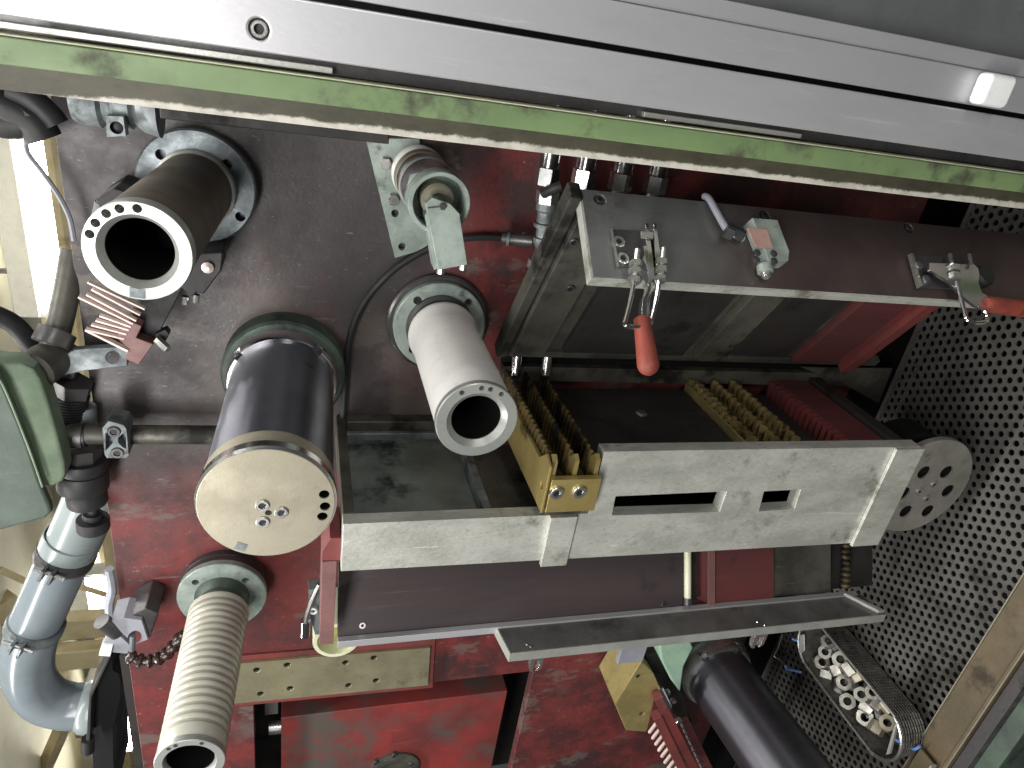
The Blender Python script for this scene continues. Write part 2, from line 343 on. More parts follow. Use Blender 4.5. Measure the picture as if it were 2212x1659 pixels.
solo('ceiling_beam', MB().box(a[0], b[0], -14, 3, -5.6, -5.4), 'beige_beam', 'narrow pale beam between fluorescent lamp and red panel edge', 'beam', 'hall beams')
for (x0, y0), (x1, y1), hh, lab in (((120, 1366), (300, 1366), 21, 'upper of two beige bars beneath the duct'), ((105, 1434), (300, 1436), 20, 'lower of two beige bars beneath the duct')):
    a, b = A(x0, y0, -4.2), A(x1, y1, -4.2); h2 = abs(A(x0, y0 + hh, -4.2)[1] - a[1])
    solo('hall_bar', MB().box(a[0], b[0] + 1, a[1] - h2, a[1] + h2, -4.35, -4.2), 'beige_beam', lab, 'bar', 'hall beams', bevel=.02)
for p, q, r, lab in (((0, 1230), (80, 1268), .045, 'thin slanting brace left of the duct'), ((0, 1292), (45, 1385), .15, 'brown sloping beam at left edge beside the duct'), ((140, 1560), (96, 1659), .09, 'brown sloping beam below the duct elbow'),
                     ((165, 1265), (280, 1300), .04, 'thin brace crossing behind the lit lamp under the duct')):
    solo('hall_brace', MB().tube([A(*p, -5), A(*q, -5)], r, 4, sub=1), 'beige_beam', lab, 'brace', 'hall beams', ang=20)
# --- back panel with the open bay at its lower edge
pn = thing('back_panel', 'large worn red steel back panel carrying the rolls and brackets', 'panel', (.5, -1, 0))
VT, VB = .2, -2.6; UE = 1.36
oL, oR, oT = -.108, .655, -1.622
part(pn, 'plate', MB().prism([(UL, VT, -.03), (UE, VT, -.03), (UE, VB, -.03), (oR, VB, -.03), (oR, oT, -.03), (oL, oT, -.03), (oL, VB, -.03), (UL, VB, -.03)], (0, 0, .03)), 'panel_paint', bevel=.002)
solo('gap_shade', MB().box(UE - .12, U0 + .09, VB, VT, -.10, -.0655).box(UE - .12, UE - .005, VB, VT, -.065, -.0312), 'bore_shade', 'black wall as shade in the gap between the red panel and the perforated tray', 'wall')  # black colour stands for the gap's shade; second box stops light from behind
solo('bay_housing', MB().box(oL - .3, oR + .3, VB, -1.45, -.42, -.36).box(oL - .3, oR + .3, -1.5, -1.45, -.36, -.034).box(oR + .25, oR + .3, VB, -1.5, -.36, -.034).box(oL - .3, oL - .25, VB, -1.5, -.36, -.034), 'interior_dark', 'dark recess behind the bay in the red panel', 'housing')
sb = thing('slide_block', 'bright red worn block set inside the bay at bottom edge', 'block', (.28, -2, -.05))
bl = A(607, 1546, -.05); br = A(1093, 1498, -.05)
part(sb, 'block', MB().box(bl[0], br[0] + .004, VB, (bl[1] + br[1]) / 2, -.16, -.05), 'red_bright', bevel=.003)
bc = A(852, 1660, -.05)
part(sb, 'bearing_cover', MB().lathe([(.078, -.01), (.078, .008), (.07, .012), (.05, .012), (.048, .006), (0.001, .006)], bc, WAX, 40, capb=False), 'greasy_steel')
for x, y in ((812, 1648), (852, 1632), (888, 1651)): socket_bolt(sb, A(x, y, -.038), WAX, .008, 'dark_steel')
part(sb, 'rear_bracket', MB().box(oL + .02, oL + .055, -1.83, -1.70, -.2, -.12), 'zinc')
part(sb, 'rear_pin', MB().cyl((oL + .03, -1.9, -.13), (oL + .065, -1.9, -.13), .02), 'zinc')
# --- perforated tray (sheet across the machine, real holes)
def perf_sheet():
    mb = MB(); p = .0228; rh = .0072; vs = mb.v; fs = mb.f; th = .004
    nrow = int(.50 / (p * .866)); ncol = int(2.3 / p)
    for j in range(nrow):
        wc = .01 + (j + .5) * p * .866
        for i in range(ncol):
            vc = -2.05 + (i + (.5 if j % 2 else 0)) * p
            o = len(vs); K = 12
            for k in range(K):   # hexagon border (12 pts), hole rim, hole bottom
                a = 2 * math.pi * k / K
                R_ = p / 2 / math.cos(((a + math.pi / 6) % (math.pi / 3)) - math.pi / 6) if True else 0
                vs.append(np.array([U0, vc + R_ * math.cos(a), wc + R_ * math.sin(a)]))
            for k in range(K):
                a = 2 * math.pi * k / K; vs.append(np.array([U0, vc + rh * math.cos(a), wc + rh * math.sin(a)]))
            for k in range(K):
                a = 2 * math.pi * k / K; vs.append(np.array([U0 + th, vc + rh * math.cos(a), wc + rh * math.sin(a)]))
            for k in range(K):
                l = (k + 1) % K; fs.append([o + k, o + l, o + K + l, o + K + k]); fs.append([o + K + k, o + K + l, o + 2 * K + l, o + 2 * K + k])
    return mb
pt = thing('perforated_tray', 'perforated steel tray sheet under the machine at right', 'tray', (U0, -1, .25))
part(pt, 'perforated_sheet', perf_sheet(), 'sheet_steel')
part(pt, 'rear_strip', MB().box(U0, U0 + .004, -2.1, .3, -.004, .0085), 'sheet_steel')
solo('tray_floor', MB().box(U0 + .09, U0 + .1, -2.4, .4, -.03, .64).box(U0 - .001, U0 + .0895, -2.4, .4, -.064, -.031), 'bore_shade', 'dark floor below the perforated sheet', 'floor')  # coloured near-black so the holes above it look shaded
ft = thing('tray_frame', 'brown greasy tray edge frame along the perforated sheet at lower right', 'frame', (U0, -1.1, .56))
part(ft, 'flat_bar', MB().box(1.474, 1.53, -2.2, .3, .512, .585), 'frame_brown', bevel=.002)
part(ft, 'lip', MB().box(1.462, 1.54, -2.2, .3, .5865, .594), 'frame_brown', bevel=.001)
part(ft, 'edge_strip', MB().box(1.478, 1.54, -2.2, .3, .5955, .622), 'dark_steel', bevel=.001)
part(ft, 'worn_edge', MB().box(1.4725, 1.4765, -2.2, .3, .5095, .5118), 'cream_steel')
part(ft, 'worn_edge', MB().box(1.4605, 1.464, -2.2, .3, .5942, .5958), 'cream_steel')
solo('green_cabinet', MB().box(1.50, 2.2, -2.6, .3, .60, .66), 'green_dirty', 'dark green cabinet front at bottom right corner', 'cabinet', bevel=.003)
b = A(1990, 1625, u=1.462)
mt = thing('metal_tab', 'small bent metal tab on the tray frame at bottom right', 'tab', b)
part(mt, 'plate', MB().box(1.455, 1.4615, b[1] - .10, b[1] + .012, .53, .572), 'frame_brown', bevel=.001)
part(mt, 'edge', MB().box(1.446, 1.4615, b[1] - .10, b[1] + .012, .5725, .577), 'steel')
# ================================================================== TOP RAILS
UA, UB = -.62, 1.75
br_ = thing('aluminium_beam', 'broad bright aluminium beam below the black slot at top', 'beam', (.5, -.03, .46))
part(br_, 'face', MB().box(UA, UB, -.0525, 0.0, .42, .50), 'aluminium', bevel=.0025,
     cut=MB().cyl(A(561, 62, .485), A(561, 62, .485) + np.array([0, 0, .1]), .0098, 24))
p = A(561, 62, .486)
sc = part(br_, 'screw', MB().lathe([(.0086, 0), (.0086, .0112), (.0074, .013), (.005, .013), (.005, .006)], p, WAX, 28), 'zinc')
part(sc, 'socket', MB().lathe([(.0049, 0), (.0049, .0075)], p, WAX, 6), 'black')
db = thing('sliding_door', 'aluminium sliding door edge with dark pane above the black slot', 'door', (.5, .1, .47))
part(db, 'bottom_rail', MB().box(UA, UB, .0065, .0485, .43, .50), 'aluminium', bevel=.002)
part(db, 'top_lip', MB().box(UA, UB, .049, .0695, .43, .4955), 'aluminium', bevel=.0015)
part(db, 'pane', MB().box(UA, UB, .0695, .6, .455, .478), 'aluminium_dark')
part(db, 'slot_backing', MB().box(UA, UB, -.0, .0065, .40, .45), 'black')
c1_, c2_ = A(2108, 218, .52), A(2186, 142, .52)
part(db, 'catch', MB().box(c1_[0] + .004, c1_[0] + .052, .008, .047, .5005, .524), 'white_plastic', bevel=.007)
gb = thing('green_beam', 'long green painted beam with pale greasy flange under the aluminium', 'beam', (.5, -.1, .44))
part(gb, 'beam', MB().box(UA, UB, -.0990, -.0735, .405, .460), 'green_paint', bevel=.0015)
part(gb, 'edge_highlight', MB().box(UA, UB, -.0732, -.0712, .41, .457), 'yellow_plastic', bevel=.001)  # pale strip stands in for the highlight on the beam's bevel
part(gb, 'flange', MB().box(UA, UB, -.1268, -.0992, .395, .4305), 'flange_paint', bevel=.001)
part(gb, 'gap_strip', MB().box(UA, UB, -.069, -.054, .38, .435), 'dark_steel')
for x0, x1, ww in ((-60, 719, .0065), (1392, 1732, .006)):
    a, b = A(x0, 50 + x0 * .139, .445), A(x1, 50 + x1 * .139, .445)
    part(gb, 'seal_strip', MB().box(a[0], b[0], -.0645 - ww / 2, -.0645 + ww / 2, .4352, .446), 'steel', bevel=.001)
rr = A(400, 262, .2); r2 = A(800, 308, .2)
solo('rear_rail', MB().box(A(345, 250, .2)[0], A(840, 310, .2)[0], (rr[1] + r2[1]) / 2, .02, .17, .2), 'interior_dark', 'dark rail edge under the pale flange above the upper rolls', 'rail', bevel=.002)
# ================================================================== ROLLS
def axis(b, wb, f, wf):
    B, Fp = A(*b, wb), A(*f, wf); d = Fp - B; L = np.linalg.norm(d); z = d / L
    B0 = B - z * (wb / z[2])       # where the axis meets the panel
    return B0, Fp, z, np.linalg.norm(Fp - B0)
def face_pt(x, y, Fp, z): return A(x, y, plane=(Fp, z))
def polar_holes(pxs, Fp, z, rad, r, depth=.03, over=.01):
    k = MB()
    for x, y in pxs:
        d = face_pt(x, y, Fp, z) - Fp; d = d - z * np.dot(d, z); c = Fp + nrm(d) * rad; k.cyl(c - z * depth, c + z * over, r, 20)
    return k
# 1: brown grooved roll, upper left
B, Fp, z, L = axis((424, 406), .03, (298, 545), .40)
t1 = thing('winding_roll', 'brown fine-grooved roll with five drilled holes in its bright rim, upper left', 'roll', B, 'wire rolls')
k = MB()
for x, y in ((347, 334), (490, 355), (519, 468)):
    c = face_pt(x, y, B + z * .03, z); k.cyl(c - z * .02, c + z * .01, .0085, 18)
part(t1, 'flange', MB().lathe([(.0945, .0), (.0945, .0265), (.0915, .03), (.05, .03)], B, z, 64), 'blotchy_zinc', cut=k)
part(t1, 'hub', MB().lathe([(.0632, .029), (.0632, .048), (.058, .052)], B, z, 48), 'steel')
part(t1, 'body', MB().lathe([(.0590, .05), (.0600, L - .022)], B, z, 64, True, False), 'brown_roll')
part(t1, 'rim', MB().lathe([(.0395, L - .15), (.0592, L - .15), (.0592, L - .02), (.0618, L - .02), (.0618, L - .002), (.0606, L), (.0462, L), (.0392, L - .011), (.0392, L - .15)], B, z, 72, False, False), 'ring_steel',
     cut=polar_holes(((296, 446), (257, 449), (229, 461), (208, 483), (197, 507)), Fp, z, .0535, .0054))
part(t1, 'shade_lining', MB().lathe([(.0389, L - .0125), (.0389, L - .149), (.004, L - .149)], B, z, 48, False, True), 'bore_shade')  # dark sleeve puts the shade inside the hollow end into the colour
sw = MB()
for i in range(34):
    a_, r_ = random.uniform(-.5, 1.3), random.uniform(.004, .03); x_, y_, z_ = frame(z); c = B + z * (L - .1475 + random.uniform(0, .002)) + np.array([r_ * math.cos(a_), r_ * math.sin(a_), 0])
    d_ = nrm([random.uniform(-1, 1) for _ in range(3)]); e_ = nrm(np.cross(d_, z)); sw.obox(c, d_ * random.uniform(.001, .0035), e_ * .0011, np.cross(d_, e_) * .0003)
part(t1, 'swarf', sw, 'zinc', kind='stuff')
part(t1, 'bore_nut', MB().lathe([(.012, L - .15), (.012, L - .135)], B + np.array([.008, .01, 0]), z, 6), 'galvanised')
dd = face_pt(297, 635, Fp, z) - Fp; pc = Fp + nrm(dd) * .0526; tx = nrm(np.cross(z, dd))
part(t1, 'key_pad', MB().obox(pc, tx * .009, nrm(dd) * .0065, z * .0008), 'galvanised', bevel=.0006)
# 2: white ceramic roll
B, Fp, z, L = axis((950, 706), .03, (1031, 909), .40)
t2 = thing('winding_roll', 'smooth white ceramic roll with hollow bright end, top centre', 'roll', B, 'wire rolls')
part(t2, 'mounting_ring', MB().lathe([(.1035, 0), (.1035, .013), (.099, .017), (.06, .017)], B, z, 64), 'dark_steel')
k = MB()
for x, y in ((902, 649), (1012, 654), (892, 755)):
    c = face_pt(x, y, B + z * .032, z); k.cyl(c - z * .012, c + z * .01, .0085, 18)
fl = part(t2, 'flange', MB().lathe([(.0925, .016), (.0925, .030), (.0905, .032), (.05, .032)], B, z, 64), 'grey_green_steel', cut=k)
for x, y in ((902, 649), (1012, 654), (892, 755)):
    c = face_pt(x, y, B + z * .032, z); socket_bolt(t2, c - z * .008, z, .0062, 'dark_steel')
part(t2, 'neck', MB().lathe([(.0685, .031), (.0685, .04), (.062, .044), (.062, .066)], B, z, 48), 'dark_steel')
part(t2, 'body', MB().lathe([(.060, .062), (.0665, .064), (.068, .07), (.068, .078), (.0655, .084), (.0645, .11), (.0640, L - .012)], B, z, 72, True, False), 'white_ceramic')
part(t2, 'rim', MB().lathe([(.039, L - .2), (.062, L - .2), (.062, L - .012), (.0655, L - .0115), (.0655, L - .0015), (.064, L), (.0485, L), (.0395, L - .009), (.0395, L - .2)], B, z, 72, False, False), 'ring_steel',
     cut=polar_holes(((1001, 854), (1040, 844), (1059, 844), (1081, 854)), Fp, z, .0572, .0042, .015))
part(t2, 'shade_lining', MB().lathe([(.0392, L - .0105), (.0392, L - .199), (.004, L - .199)], B, z, 48, False, True), 'bore_shade')  # shade of the hollow end, again as a dark sleeve
# 3: big dark roll
B, Fp, z, L = axis((613, 814), .05, (577, 1091), .45)
t3 = thing('winding_roll', 'large polished dark roll with cream end cap and three socket bolts', 'roll', B, 'wire rolls')
part(t3, 'mounting_ring', MB().lathe([(.1145, 0), (.1145, .044), (.110, .05), (.085, .05)], B, z, 72), 'green_dirty')
k = MB()
for x, y in ((546, 786), (664, 776)):
    d = face_pt(x, y, B + z * .08, z) - (B + z * .08); d = nrm(d - z * np.dot(d, z)); tx = nrm(np.cross(z, d)); k.obox(B + z * .082 + d * .105, tx * .0085, d * .022, z * .013)
part(t3, 'clamp_ring', MB().lathe([(.06, .048), (.103, .048), (.103, .060), (.1005, .084), (.098, .089), (.06, .089)], B, z, 72), 'chrome', cut=k)
part(t3, 'body', MB().lathe([(.0925, .085), (.0925, L - .035)], B, z, 96, True, False), 'dark_roll')
part(t3, 'end_collar', MB().lathe([(.0925, L - .0355), (.0925, L - .02), (.0975, L - .0195), (.0975, L - .006), (.094, L - .0005)], B, z, 96, False, False), 'chrome')
k = polar_holes(((696, 1069), (699, 1094), (698, 1116)), Fp, z, .0805, .0076, .03)
c = face_pt(580, 1108, Fp, z); k.cyl(c - z * .02, c + z * .01, .0048, 16)
part(t3, 'end_cap', MB().lathe([(.0945, L - .05), (.0945, L - .0008), (.0935, L)], B, z, 96), 'cream_steel', cut=k)
for x, y in ((696, 1069), (699, 1094), (698, 1116)):
    d = face_pt(x, y, Fp, z) - Fp; c = Fp + nrm(d) * .0805; part(t3, 'hole_shade', MB().lathe([(.0075, -.003), (.0075, -.028), (.001, -.028)], c, z, 20, False, True), 'bore_shade')  # dark cups added so the drilled holes look shaded
for x, y in ((567, 1091), (608, 1106), (568, 1127)): socket_bolt(t3, face_pt(x, y, Fp, z), z, .0098, 'zinc', h=.003)
c = face_pt(516, 1187, Fp, z); dd = nrm(c - Fp); c = Fp + dd * .0835; tx = nrm(np.cross(z, dd)); part(t3, 'key_pad', MB().obox(c, tx * .008, dd * .007, z * .0006), 'galvanised', bevel=.0004)
# 4: cream grooved roll
B, Fp, z, L = axis((480, 1289), .05, (410, 1647), .45)
t4 = thing('winding_roll', 'cream ceramic roll with deep wire grooves, lower left', 'roll', B, 'wire rolls')
part(t4, 'mounting_ring', MB().lathe([(.0925, 0), (.0925, .018), (.090, .020), (.0935, .022), (.0935, .036), (.06, .036)], B, z, 64), 'dark_steel')
k = MB()
for x, y in ((422, 1258), (530, 1254), (545, 1345)):
    c = face_pt(x, y, B + z * .052, z); k.cyl(c - z * .02, c + z * .01, .0075, 18)
part(t4, 'flange', MB().lathe([(.0935, .0365), (.0935, .050), (.0915, .052), (.04, .052)], B, z, 64), 'grey_green_steel', cut=k)
part(t4, 'neck', MB().lathe([(.058, .051), (.054, .062), (.046, .07), (.046, .084), (.05, .088), (.05, .1)], B, z, 48), 'green_dirty')
prof = [(.050, .096), (.0600, .097), (.0615, .1)]; h = .112; gv = []; tp = lambda q: .001 + .0052 * (q - .1) / (L - .1)
while h < L - .035:
    prof += [(.0625 - tp(h), h), (.0619 - tp(h), h + .002), (.0614 - tp(h), h + .004), (.0614 - tp(h), h + .0058), (.0619 - tp(h), h + .0078), (.0625 - tp(h), h + .0098)]; gv.append(h + .0049); h += .0172
prof += [(.0563, L - .012)]
bd = part(t4, 'body', MB().lathe(prof, B, z, 72, True, False), 'cream_roll', ang=24)
for h in gv: part(bd, 'groove', MB().lathe([(r_ - tp(h - .0049), h + d_) for r_, d_ in ((.0622, -.0038), (.0619, -.002), (.06155, -.0005), (.06155, .0005), (.0619, .002), (.0622, .0038))], B, z, 60, False, False), 'cream_groove')
part(t4, 'rim', MB().lathe([(.039, L - .2), (.054, L - .2), (.054, L - .0125), (.0572, L - .012), (.0572, L - .001), (.0562, L), (.0438, L), (.0392, L - .008), (.0392, L - .2)], B, z, 72, False, False), 'ring_steel',
     cut=polar_holes(((443, 1595), (373, 1603), (355, 1612)), Fp, z, .0503, .0040, .015))
part(t4, 'shade_lining', MB().lathe([(.0389, L - .0095), (.0389, L - .19), (.004, L - .19)], B, z, 48, False, True), 'bore_shade')  # dark sleeve in place of real shade inside the roll
# 5: dark roll at the lower right
_f5 = A(1790, 1788, u=1.205)
B, Fp, z, L = axis((1550, 1458), .1, (1790, 1788), _f5[2])
t5 = thing('winding_roll', 'polished dark roll with slotted collar beside the red comb, lower right', 'roll', B, 'wire rolls')
part(t5, 'housing', MB().lathe([(.12, 0), (.12, .07), (.116, .076), (.08, .076)], B, z, 64), 'green_dirty')
k = MB()
for x, y in ((1518, 1415), (1600, 1395)):
    P0 = B + z * .1; d = face_pt(x, y, P0, z) - P0; d = nrm(d); tx = nrm(np.cross(z, d)); k.obox(P0 + d * .11, tx * .0095, d * .026, z * .016)
part(t5, 'clamp_ring', MB().lathe([(.07, .077), (.112, .077), (.112, .10), (.106, .112), (.07, .112)], B, z, 72), 'zinc', cut=k)
part(t5, 'body', MB().lathe([(.0985, .105), (.0985, L - .03)], B, z, 96, True, False), 'dark_roll')
part(t5, 'end_collar', MB().lathe([(.0985, L - .0305), (.101, L - .03), (.103, L - .026), (.103, L - .004), (.1, L)], B, z, 96, False, True), 'ring_steel')
# 6: guide roller with support arm
B, Fp, z, L = axis((905, 375), .05, (950, 440), .25)
t6 = thing('guide_roller', 'banded chrome and white guide roller on a tilted mounting plate', 'roller', B)
pl = poly(((789, 296), (905, 296), (928, 520), (906, 537), (852, 553)), .0)
k = MB()
for x, y in ((854, 461), (869, 533)): c = A(x, y, .014); k.cyl(c - np.array([0, 0, .02]), c + np.array([0, 0, .02]), .0068, 16)
part(t6, 'mounting_plate', MB().prism(pl, (0, 0, .014)), 'grey_green_steel', cut=k, bevel=.0015)
for x, y in ((833, 352), (849, 430)): hex_bolt(t6, A(x, y, .014), WAX, .0115, .009)
part(t6, 'axle', MB().cyl(B, B + z * (L + .012), .012), 'dark_steel')
part(t6, 'rear_band', MB().lathe([(.02, .042), (.0475, .042), (.048, .045), (.048, .075), (.0468, .077)], B, z, 64), 'white_ceramic')
part(t6, 'middle_band', MB().lathe([(.0462, .0765), (.0478, .078), (.0478, .102), (.0462, .104)], B, z, 64), 'cream_steel')
part(t6, 'groove_ring', MB().lathe([(.0465, .1035), (.0445, .108), (.0445, .132), (.0465, .137)], B, z, 64), 'chrome')
part(t6, 'ridge', MB().lathe([(.0468, .1365), (.048, .139), (.048, .143), (.046, .146)], B, z, 64), 'ring_steel')
part(t6, 'front_groove', MB().lathe([(.046, .1455), (.0445, .15), (.0445, L - .042), (.046, L - .034)], B, z, 64, True, False), 'chrome')
part(t6, 'front_ring', MB().lathe([(.046, L - .0345), (.048, L - .03), (.048, L - .002), (.0468, L), (.0415, L), (.040, L - .004), (.040, L - .05), (.012, L - .05)], B, z, 64, False, False), 'grey_green_steel')
part(t6, 'inner_hub', MB().lathe([(.026, L - .05), (.026, L - .02), (.022, L - .016), (.012, L - .016)], B, z, 40), 'cream_steel')
aw = Fp[2] + .004
arm = MB().prism(poly(((919, 440), (935, 427), (972, 440), (993, 462), (1010, 572), (946, 584)), aw + .016), (0, 0, -.016))
am = part(t6, 'support_arm', arm, 'grey_green_steel', bevel=.0012)
part(am, 'cotter_pin', MB().tube([A(924, 449, aw + .0175), A(954, 446, aw + .0175)], .0011, 6, sub=1), 'dark_steel')
hex_bolt(t6, A(956, 445, aw + .016), WAX, .006, .004, 'dark_steel', 'axle_nut')
for x, y in ((952, 583), (1000, 574)):
    q = A(x, y, aw + .007); part(t6, 'stud', MB().cyl(q + np.array([0, .006, 0]), q - np.array([0, .006, 0]), .006, 10), 'zinc')
part(am, 'foot_plate', MB().prism(poly(((918, 465), (922, 460), (946, 580), (938, 583)), aw - .002), (0, 0, -.035)), 'grey_green_steel')
# ================================================================== LEFT COMB AND BLOCKS (behind the brown roll)
cb = thing('fin_comb', 'pale finned comb on a red and black clamp beneath the brown roll', 'comb', A(300, 700, .1))
T4 = lambda x, y: (x * .3472, 548.6 + y * .3472)
wq = .12
part(cb, 'clamp_bar', MB().prism(poly([T4(*q) for q in ((700, 0), (930, -120), (1180, 120), (1090, 300), (960, 555), (850, 515), (795, 395), (865, 300))], wq - .03), (0, 0, -.06)), 'rubber', bevel=.002)
part(cb, 'red_shoe', MB().prism(poly([T4(*q) for q in ((800, 412), (882, 450), (848, 522), (955, 562), (862, 690), (770, 650), (806, 596), (722, 520))], wq), (0, 0, -.028)), 'red_brown', bevel=.0015)
for (bx, by), (tx_, ty_) in zip(((858, 318), (830, 352), (806, 388), (786, 408), (770, 432), (757, 455), (742, 482), (728, 512)), ((548, 172), (572, 216), (540, 248), (490, 264), (622, 380), (598, 410), (570, 437), (535, 466))):
    a, b = A(*T4(bx, by), wq - .004), A(*T4(tx_, ty_), wq - .004); d = nrm(b - a); s_ = nrm(np.cross(d, WAX))
    a = a - d * .012
    if (bx, by) == (728, 512): b0 = A(*T4(800, 598), wq - .004)
    part(cb, 'fin', MB().obox((a + b) / 2, d * np.linalg.norm(b - a) / 2, s_ * .0016, np.array([0, 0, .005])), 'fin_pale', bevel=.0006)
a, b = A(*T4(535, 466), wq - .004), A(*T4(800, 598), wq - .004); d = nrm(b - a); s_ = nrm(np.cross(d, WAX))
part(cb, 'fin', MB().obox((a + b) / 2, d * np.linalg.norm(b - a) / 2, s_ * .002, np.array([0, 0, .006])), 'fin_pale', bevel=.0006)
hex_bolt(cb, A(345, 739, wq - .01), nrm((.5, -.3, .4)), .008, .02, 'zinc')
part(cb, 'black_catch', MB().prism(poly([T4(*q) for q in ((960, 500), (1030, 470), (1055, 500), (1020, 560), (965, 560))], wq - .02), (0, 0, -.02)), 'rubber', bevel=.002)
k2 = thing('clamp_block', 'black stepped clamp block with bright studs right of the brown roll rim', 'clamp', A(440, 590, .05))
part(k2, 'block', MB().prism(poly(((395, 600), (430, 548), (482, 545), (478, 585), (440, 636), (425, 632), (415, 642), (390, 622)), .10), (0, 0, -.08)), 'rubber', bevel=.003)
for x, y in ((401, 640), (424, 636)):
    q = A(x, y, .085); part(k2, 'stud', MB().cyl(q, q + np.array([-.002, -.014, 0]), .006, 10), 'zinc')
q = A(449, 576, .1); part(k2, 'rag_knob', MB().lathe([(.008, 0), (.01, .006), (.004, .012)], q, WAX, 9), 'fin_pale')
k3 = thing('clamp_block', 'black angular block peeking out left of the brown roll', 'clamp', A(230, 425, .05))
part(k3, 'block', MB().prism(poly(((205, 433), (246, 406), (300, 422), (300, 470), (226, 470)), .12), (0, 0, -.1)), 'rubber', bevel=.003)
part(k3, 'plate', MB().prism(poly(((196, 470), (204, 434), (224, 452), (216, 500)), .1), (0, 0, -.02)), 'galvanised', bevel=.001)
# --- cast pipe clamp, upper left, hanging under the flange
pc_ = thing('pipe_clamp', 'grey cast pipe clamp with drilled tab under the flange at upper left', 'clamp', A(225, 250, .1))
a, b = A(150, 205, .1), A(300, 225, .1)
part(pc_, 'saddle', MB().lathe([(.030, 0), (.036, .01), (.036, .035), (.029, .04), (.029, .05), (.034, .055), (.034, .075), (.028, .08), (.036, .09), (.042, .112)], A(158, 212, .12), (1, 0, 0), 32), 'galvanised')
k = MB().cyl(A(252, 276, .12), A(252, 276, .2), .0085, 18)
part(pc_, 'tab', MB().prism(poly(((228, 250), (266, 252), (272, 294), (231, 296)), .165), (0, 0, -.02)), 'galvanised', cut=k, bevel=.001)
tq = A(252, 276, .15); part(pc_, 'tab_screw', MB().lathe([(.0085, 0), (.0085, .004), (.004, .006)], tq, WAX, 12), 'dark_steel')
hs = thing('hose_bundle', 'dark hoses tucked under the flange at upper left corner', 'hose', A(50, 230, .05))
for pts, r in ((((-30, 205), (20, 235), (70, 262), (96, 300)), .026), (((20, 195), (60, 210), (105, 250), (120, 270)), .02), (((-40, 235), (0, 262), (50, 262), (70, 240)), .024)):
    part(hs, 'hose', MB().tube([A(x, y, .06) for x, y in pts], r, 12), 'rubber')
part(hs, 'thin_lead', MB().tube([A(x, y, .05) for x, y in ((70, 285), (58, 300), (60, 330), (90, 370), (125, 420), (150, 470), (160, 520))], .004, 6), 'grey_plastic')
# ================================================================== CENTRE FIXTURE
fw = .36
vt, vb = -.626, -.871
fx = thing('guide_fixture', 'pale cast steel guide fixture with two slots across the centre', 'fixture', (.6, -.75, .2))
uL, uM, uR = .069, .511, 1.222
vm = -.762
out = [(uL, vm, fw), (uM, vm, fw), (uM + .001, vt, fw), (uR, vt, fw), (uR, vb - .006, fw), (uL, vb + .006, fw)]
k = MB()
for pts in (((1330, 1073), (1570, 1062), (1554, 1106), (1322, 1114)), ((1651, 1062), (1730, 1058), (1716, 1100), (1640, 1105))):
    P = [A(x, y, fw) for x, y in pts]; k.prism([p - np.array([0, 0, .1]) for p in P], (0, 0, .2))
part(fx, 'front_plate', MB().prism([(a, b, c - .028) for a, b, c in out], (0, 0, .028)), 'cast_steel', cut=k, bevel=.002)
a, b = A(1189, 1119, fw + .008), A(1246, 1119, fw + .008)
part(fx, 'strap', MB().box(a[0], b[0], vb - .004, vm + .002, fw + .0005, fw + .011), 'cast_steel', bevel=.001)
a = A(1932, 967, fw)
part(fx, 'end_strap', MB().box(a[0], uR + .003, vb - .008, vt - .001, fw + .0005, fw + .008), 'cast_steel', bevel=.001)
# left tray cells
part(fx, 'left_wall', MB().box(uL + .001, uL + .02, vm - .07, vm, .0, fw - .029), 'greasy_steel', bevel=.002)
part(fx, 'rear_wall', MB().box(uL + .021, uM - .10, vm - .07, vm + .001, .0, .03), 'greasy_steel', bevel=.003)
part(fx, 'rear_ledge', MB().box(uL + .021, uM - .10, vm - .07, vm - .02, .031, .044), 'galvanised', bevel=.002)
part(fx, 'cell_rib', MB().box(.318, .334, vm - .07, vm - .004, .031, fw - .029), 'galvanised', bevel=.002)
part(fx, 'cell_floor', MB().box(uL + .0205, .3175, vm - .07, vm - .035, .045, fw - .0295), 'cell_grey', label='grey-green cell floor with dark grease patches')
part(fx, 'cell_floor', MB().box(.3345, uM - .012, vm - .07, vm - .05, .045, fw - .0295), 'greasy_steel')
# shelf and rear bar under the lid
part(fx, 'shelf', MB().box(uM - .01, uR, -.72, -.70, .0, fw - .029), 'interior_dark')
part(fx, 'slot_shade_box', MB().box(uM - .01, uR, vb + .03, vb + .036, .03, fw - .029).box(uM - .01, uR, vb + .037, -.7205, .20, .21).box(uM - .012, uM - .002, vb + .037, -.7205, .03, fw - .029), 'bore_shade')  # dark box added behind the slots, its colour stands for their shade
part(fx, 'mid_plate', MB().box(uM + .005, .852, -.699, -.672, .035, fw - .0292), 'interior_dark', bevel=.002)
part(fx, 'mid_plate', MB().box(1.008, 1.07, -.699, -.680, .035, fw - .0292), 'interior_dark', bevel=.002)
part(fx, 'right_wall', MB().box(uR - .03, uR - .001, -.70, vt - .01, .02, fw - .029), 'interior_dark')
part(fx, 'rear_bar', MB().box(.41, 1.34, -.66, -.625, .0, .03), 'greasy_steel', bevel=.002)
part(fx, 'rear_shade', MB().box(.41, 1.40, -.6245, -.555, .0005, .012), 'bore_shade')  # black strip stands for the shade in the gap under the lid
part(fx, 'rear_plate', MB().prism(poly(((1729, 793), (1928, 796), (1898, 872), (1845, 842), (1800, 820)), .034), (0, 0, -.004)), 'greasy_steel')
for x, m_ in ((1186, 'zinc'), (1120, 'chrome')):
    p = A(x, 745, .03); part(fx, 'hinge_pin', MB().cyl(p, p + np.array([0, -.065, .012]), .011, 16), m_)
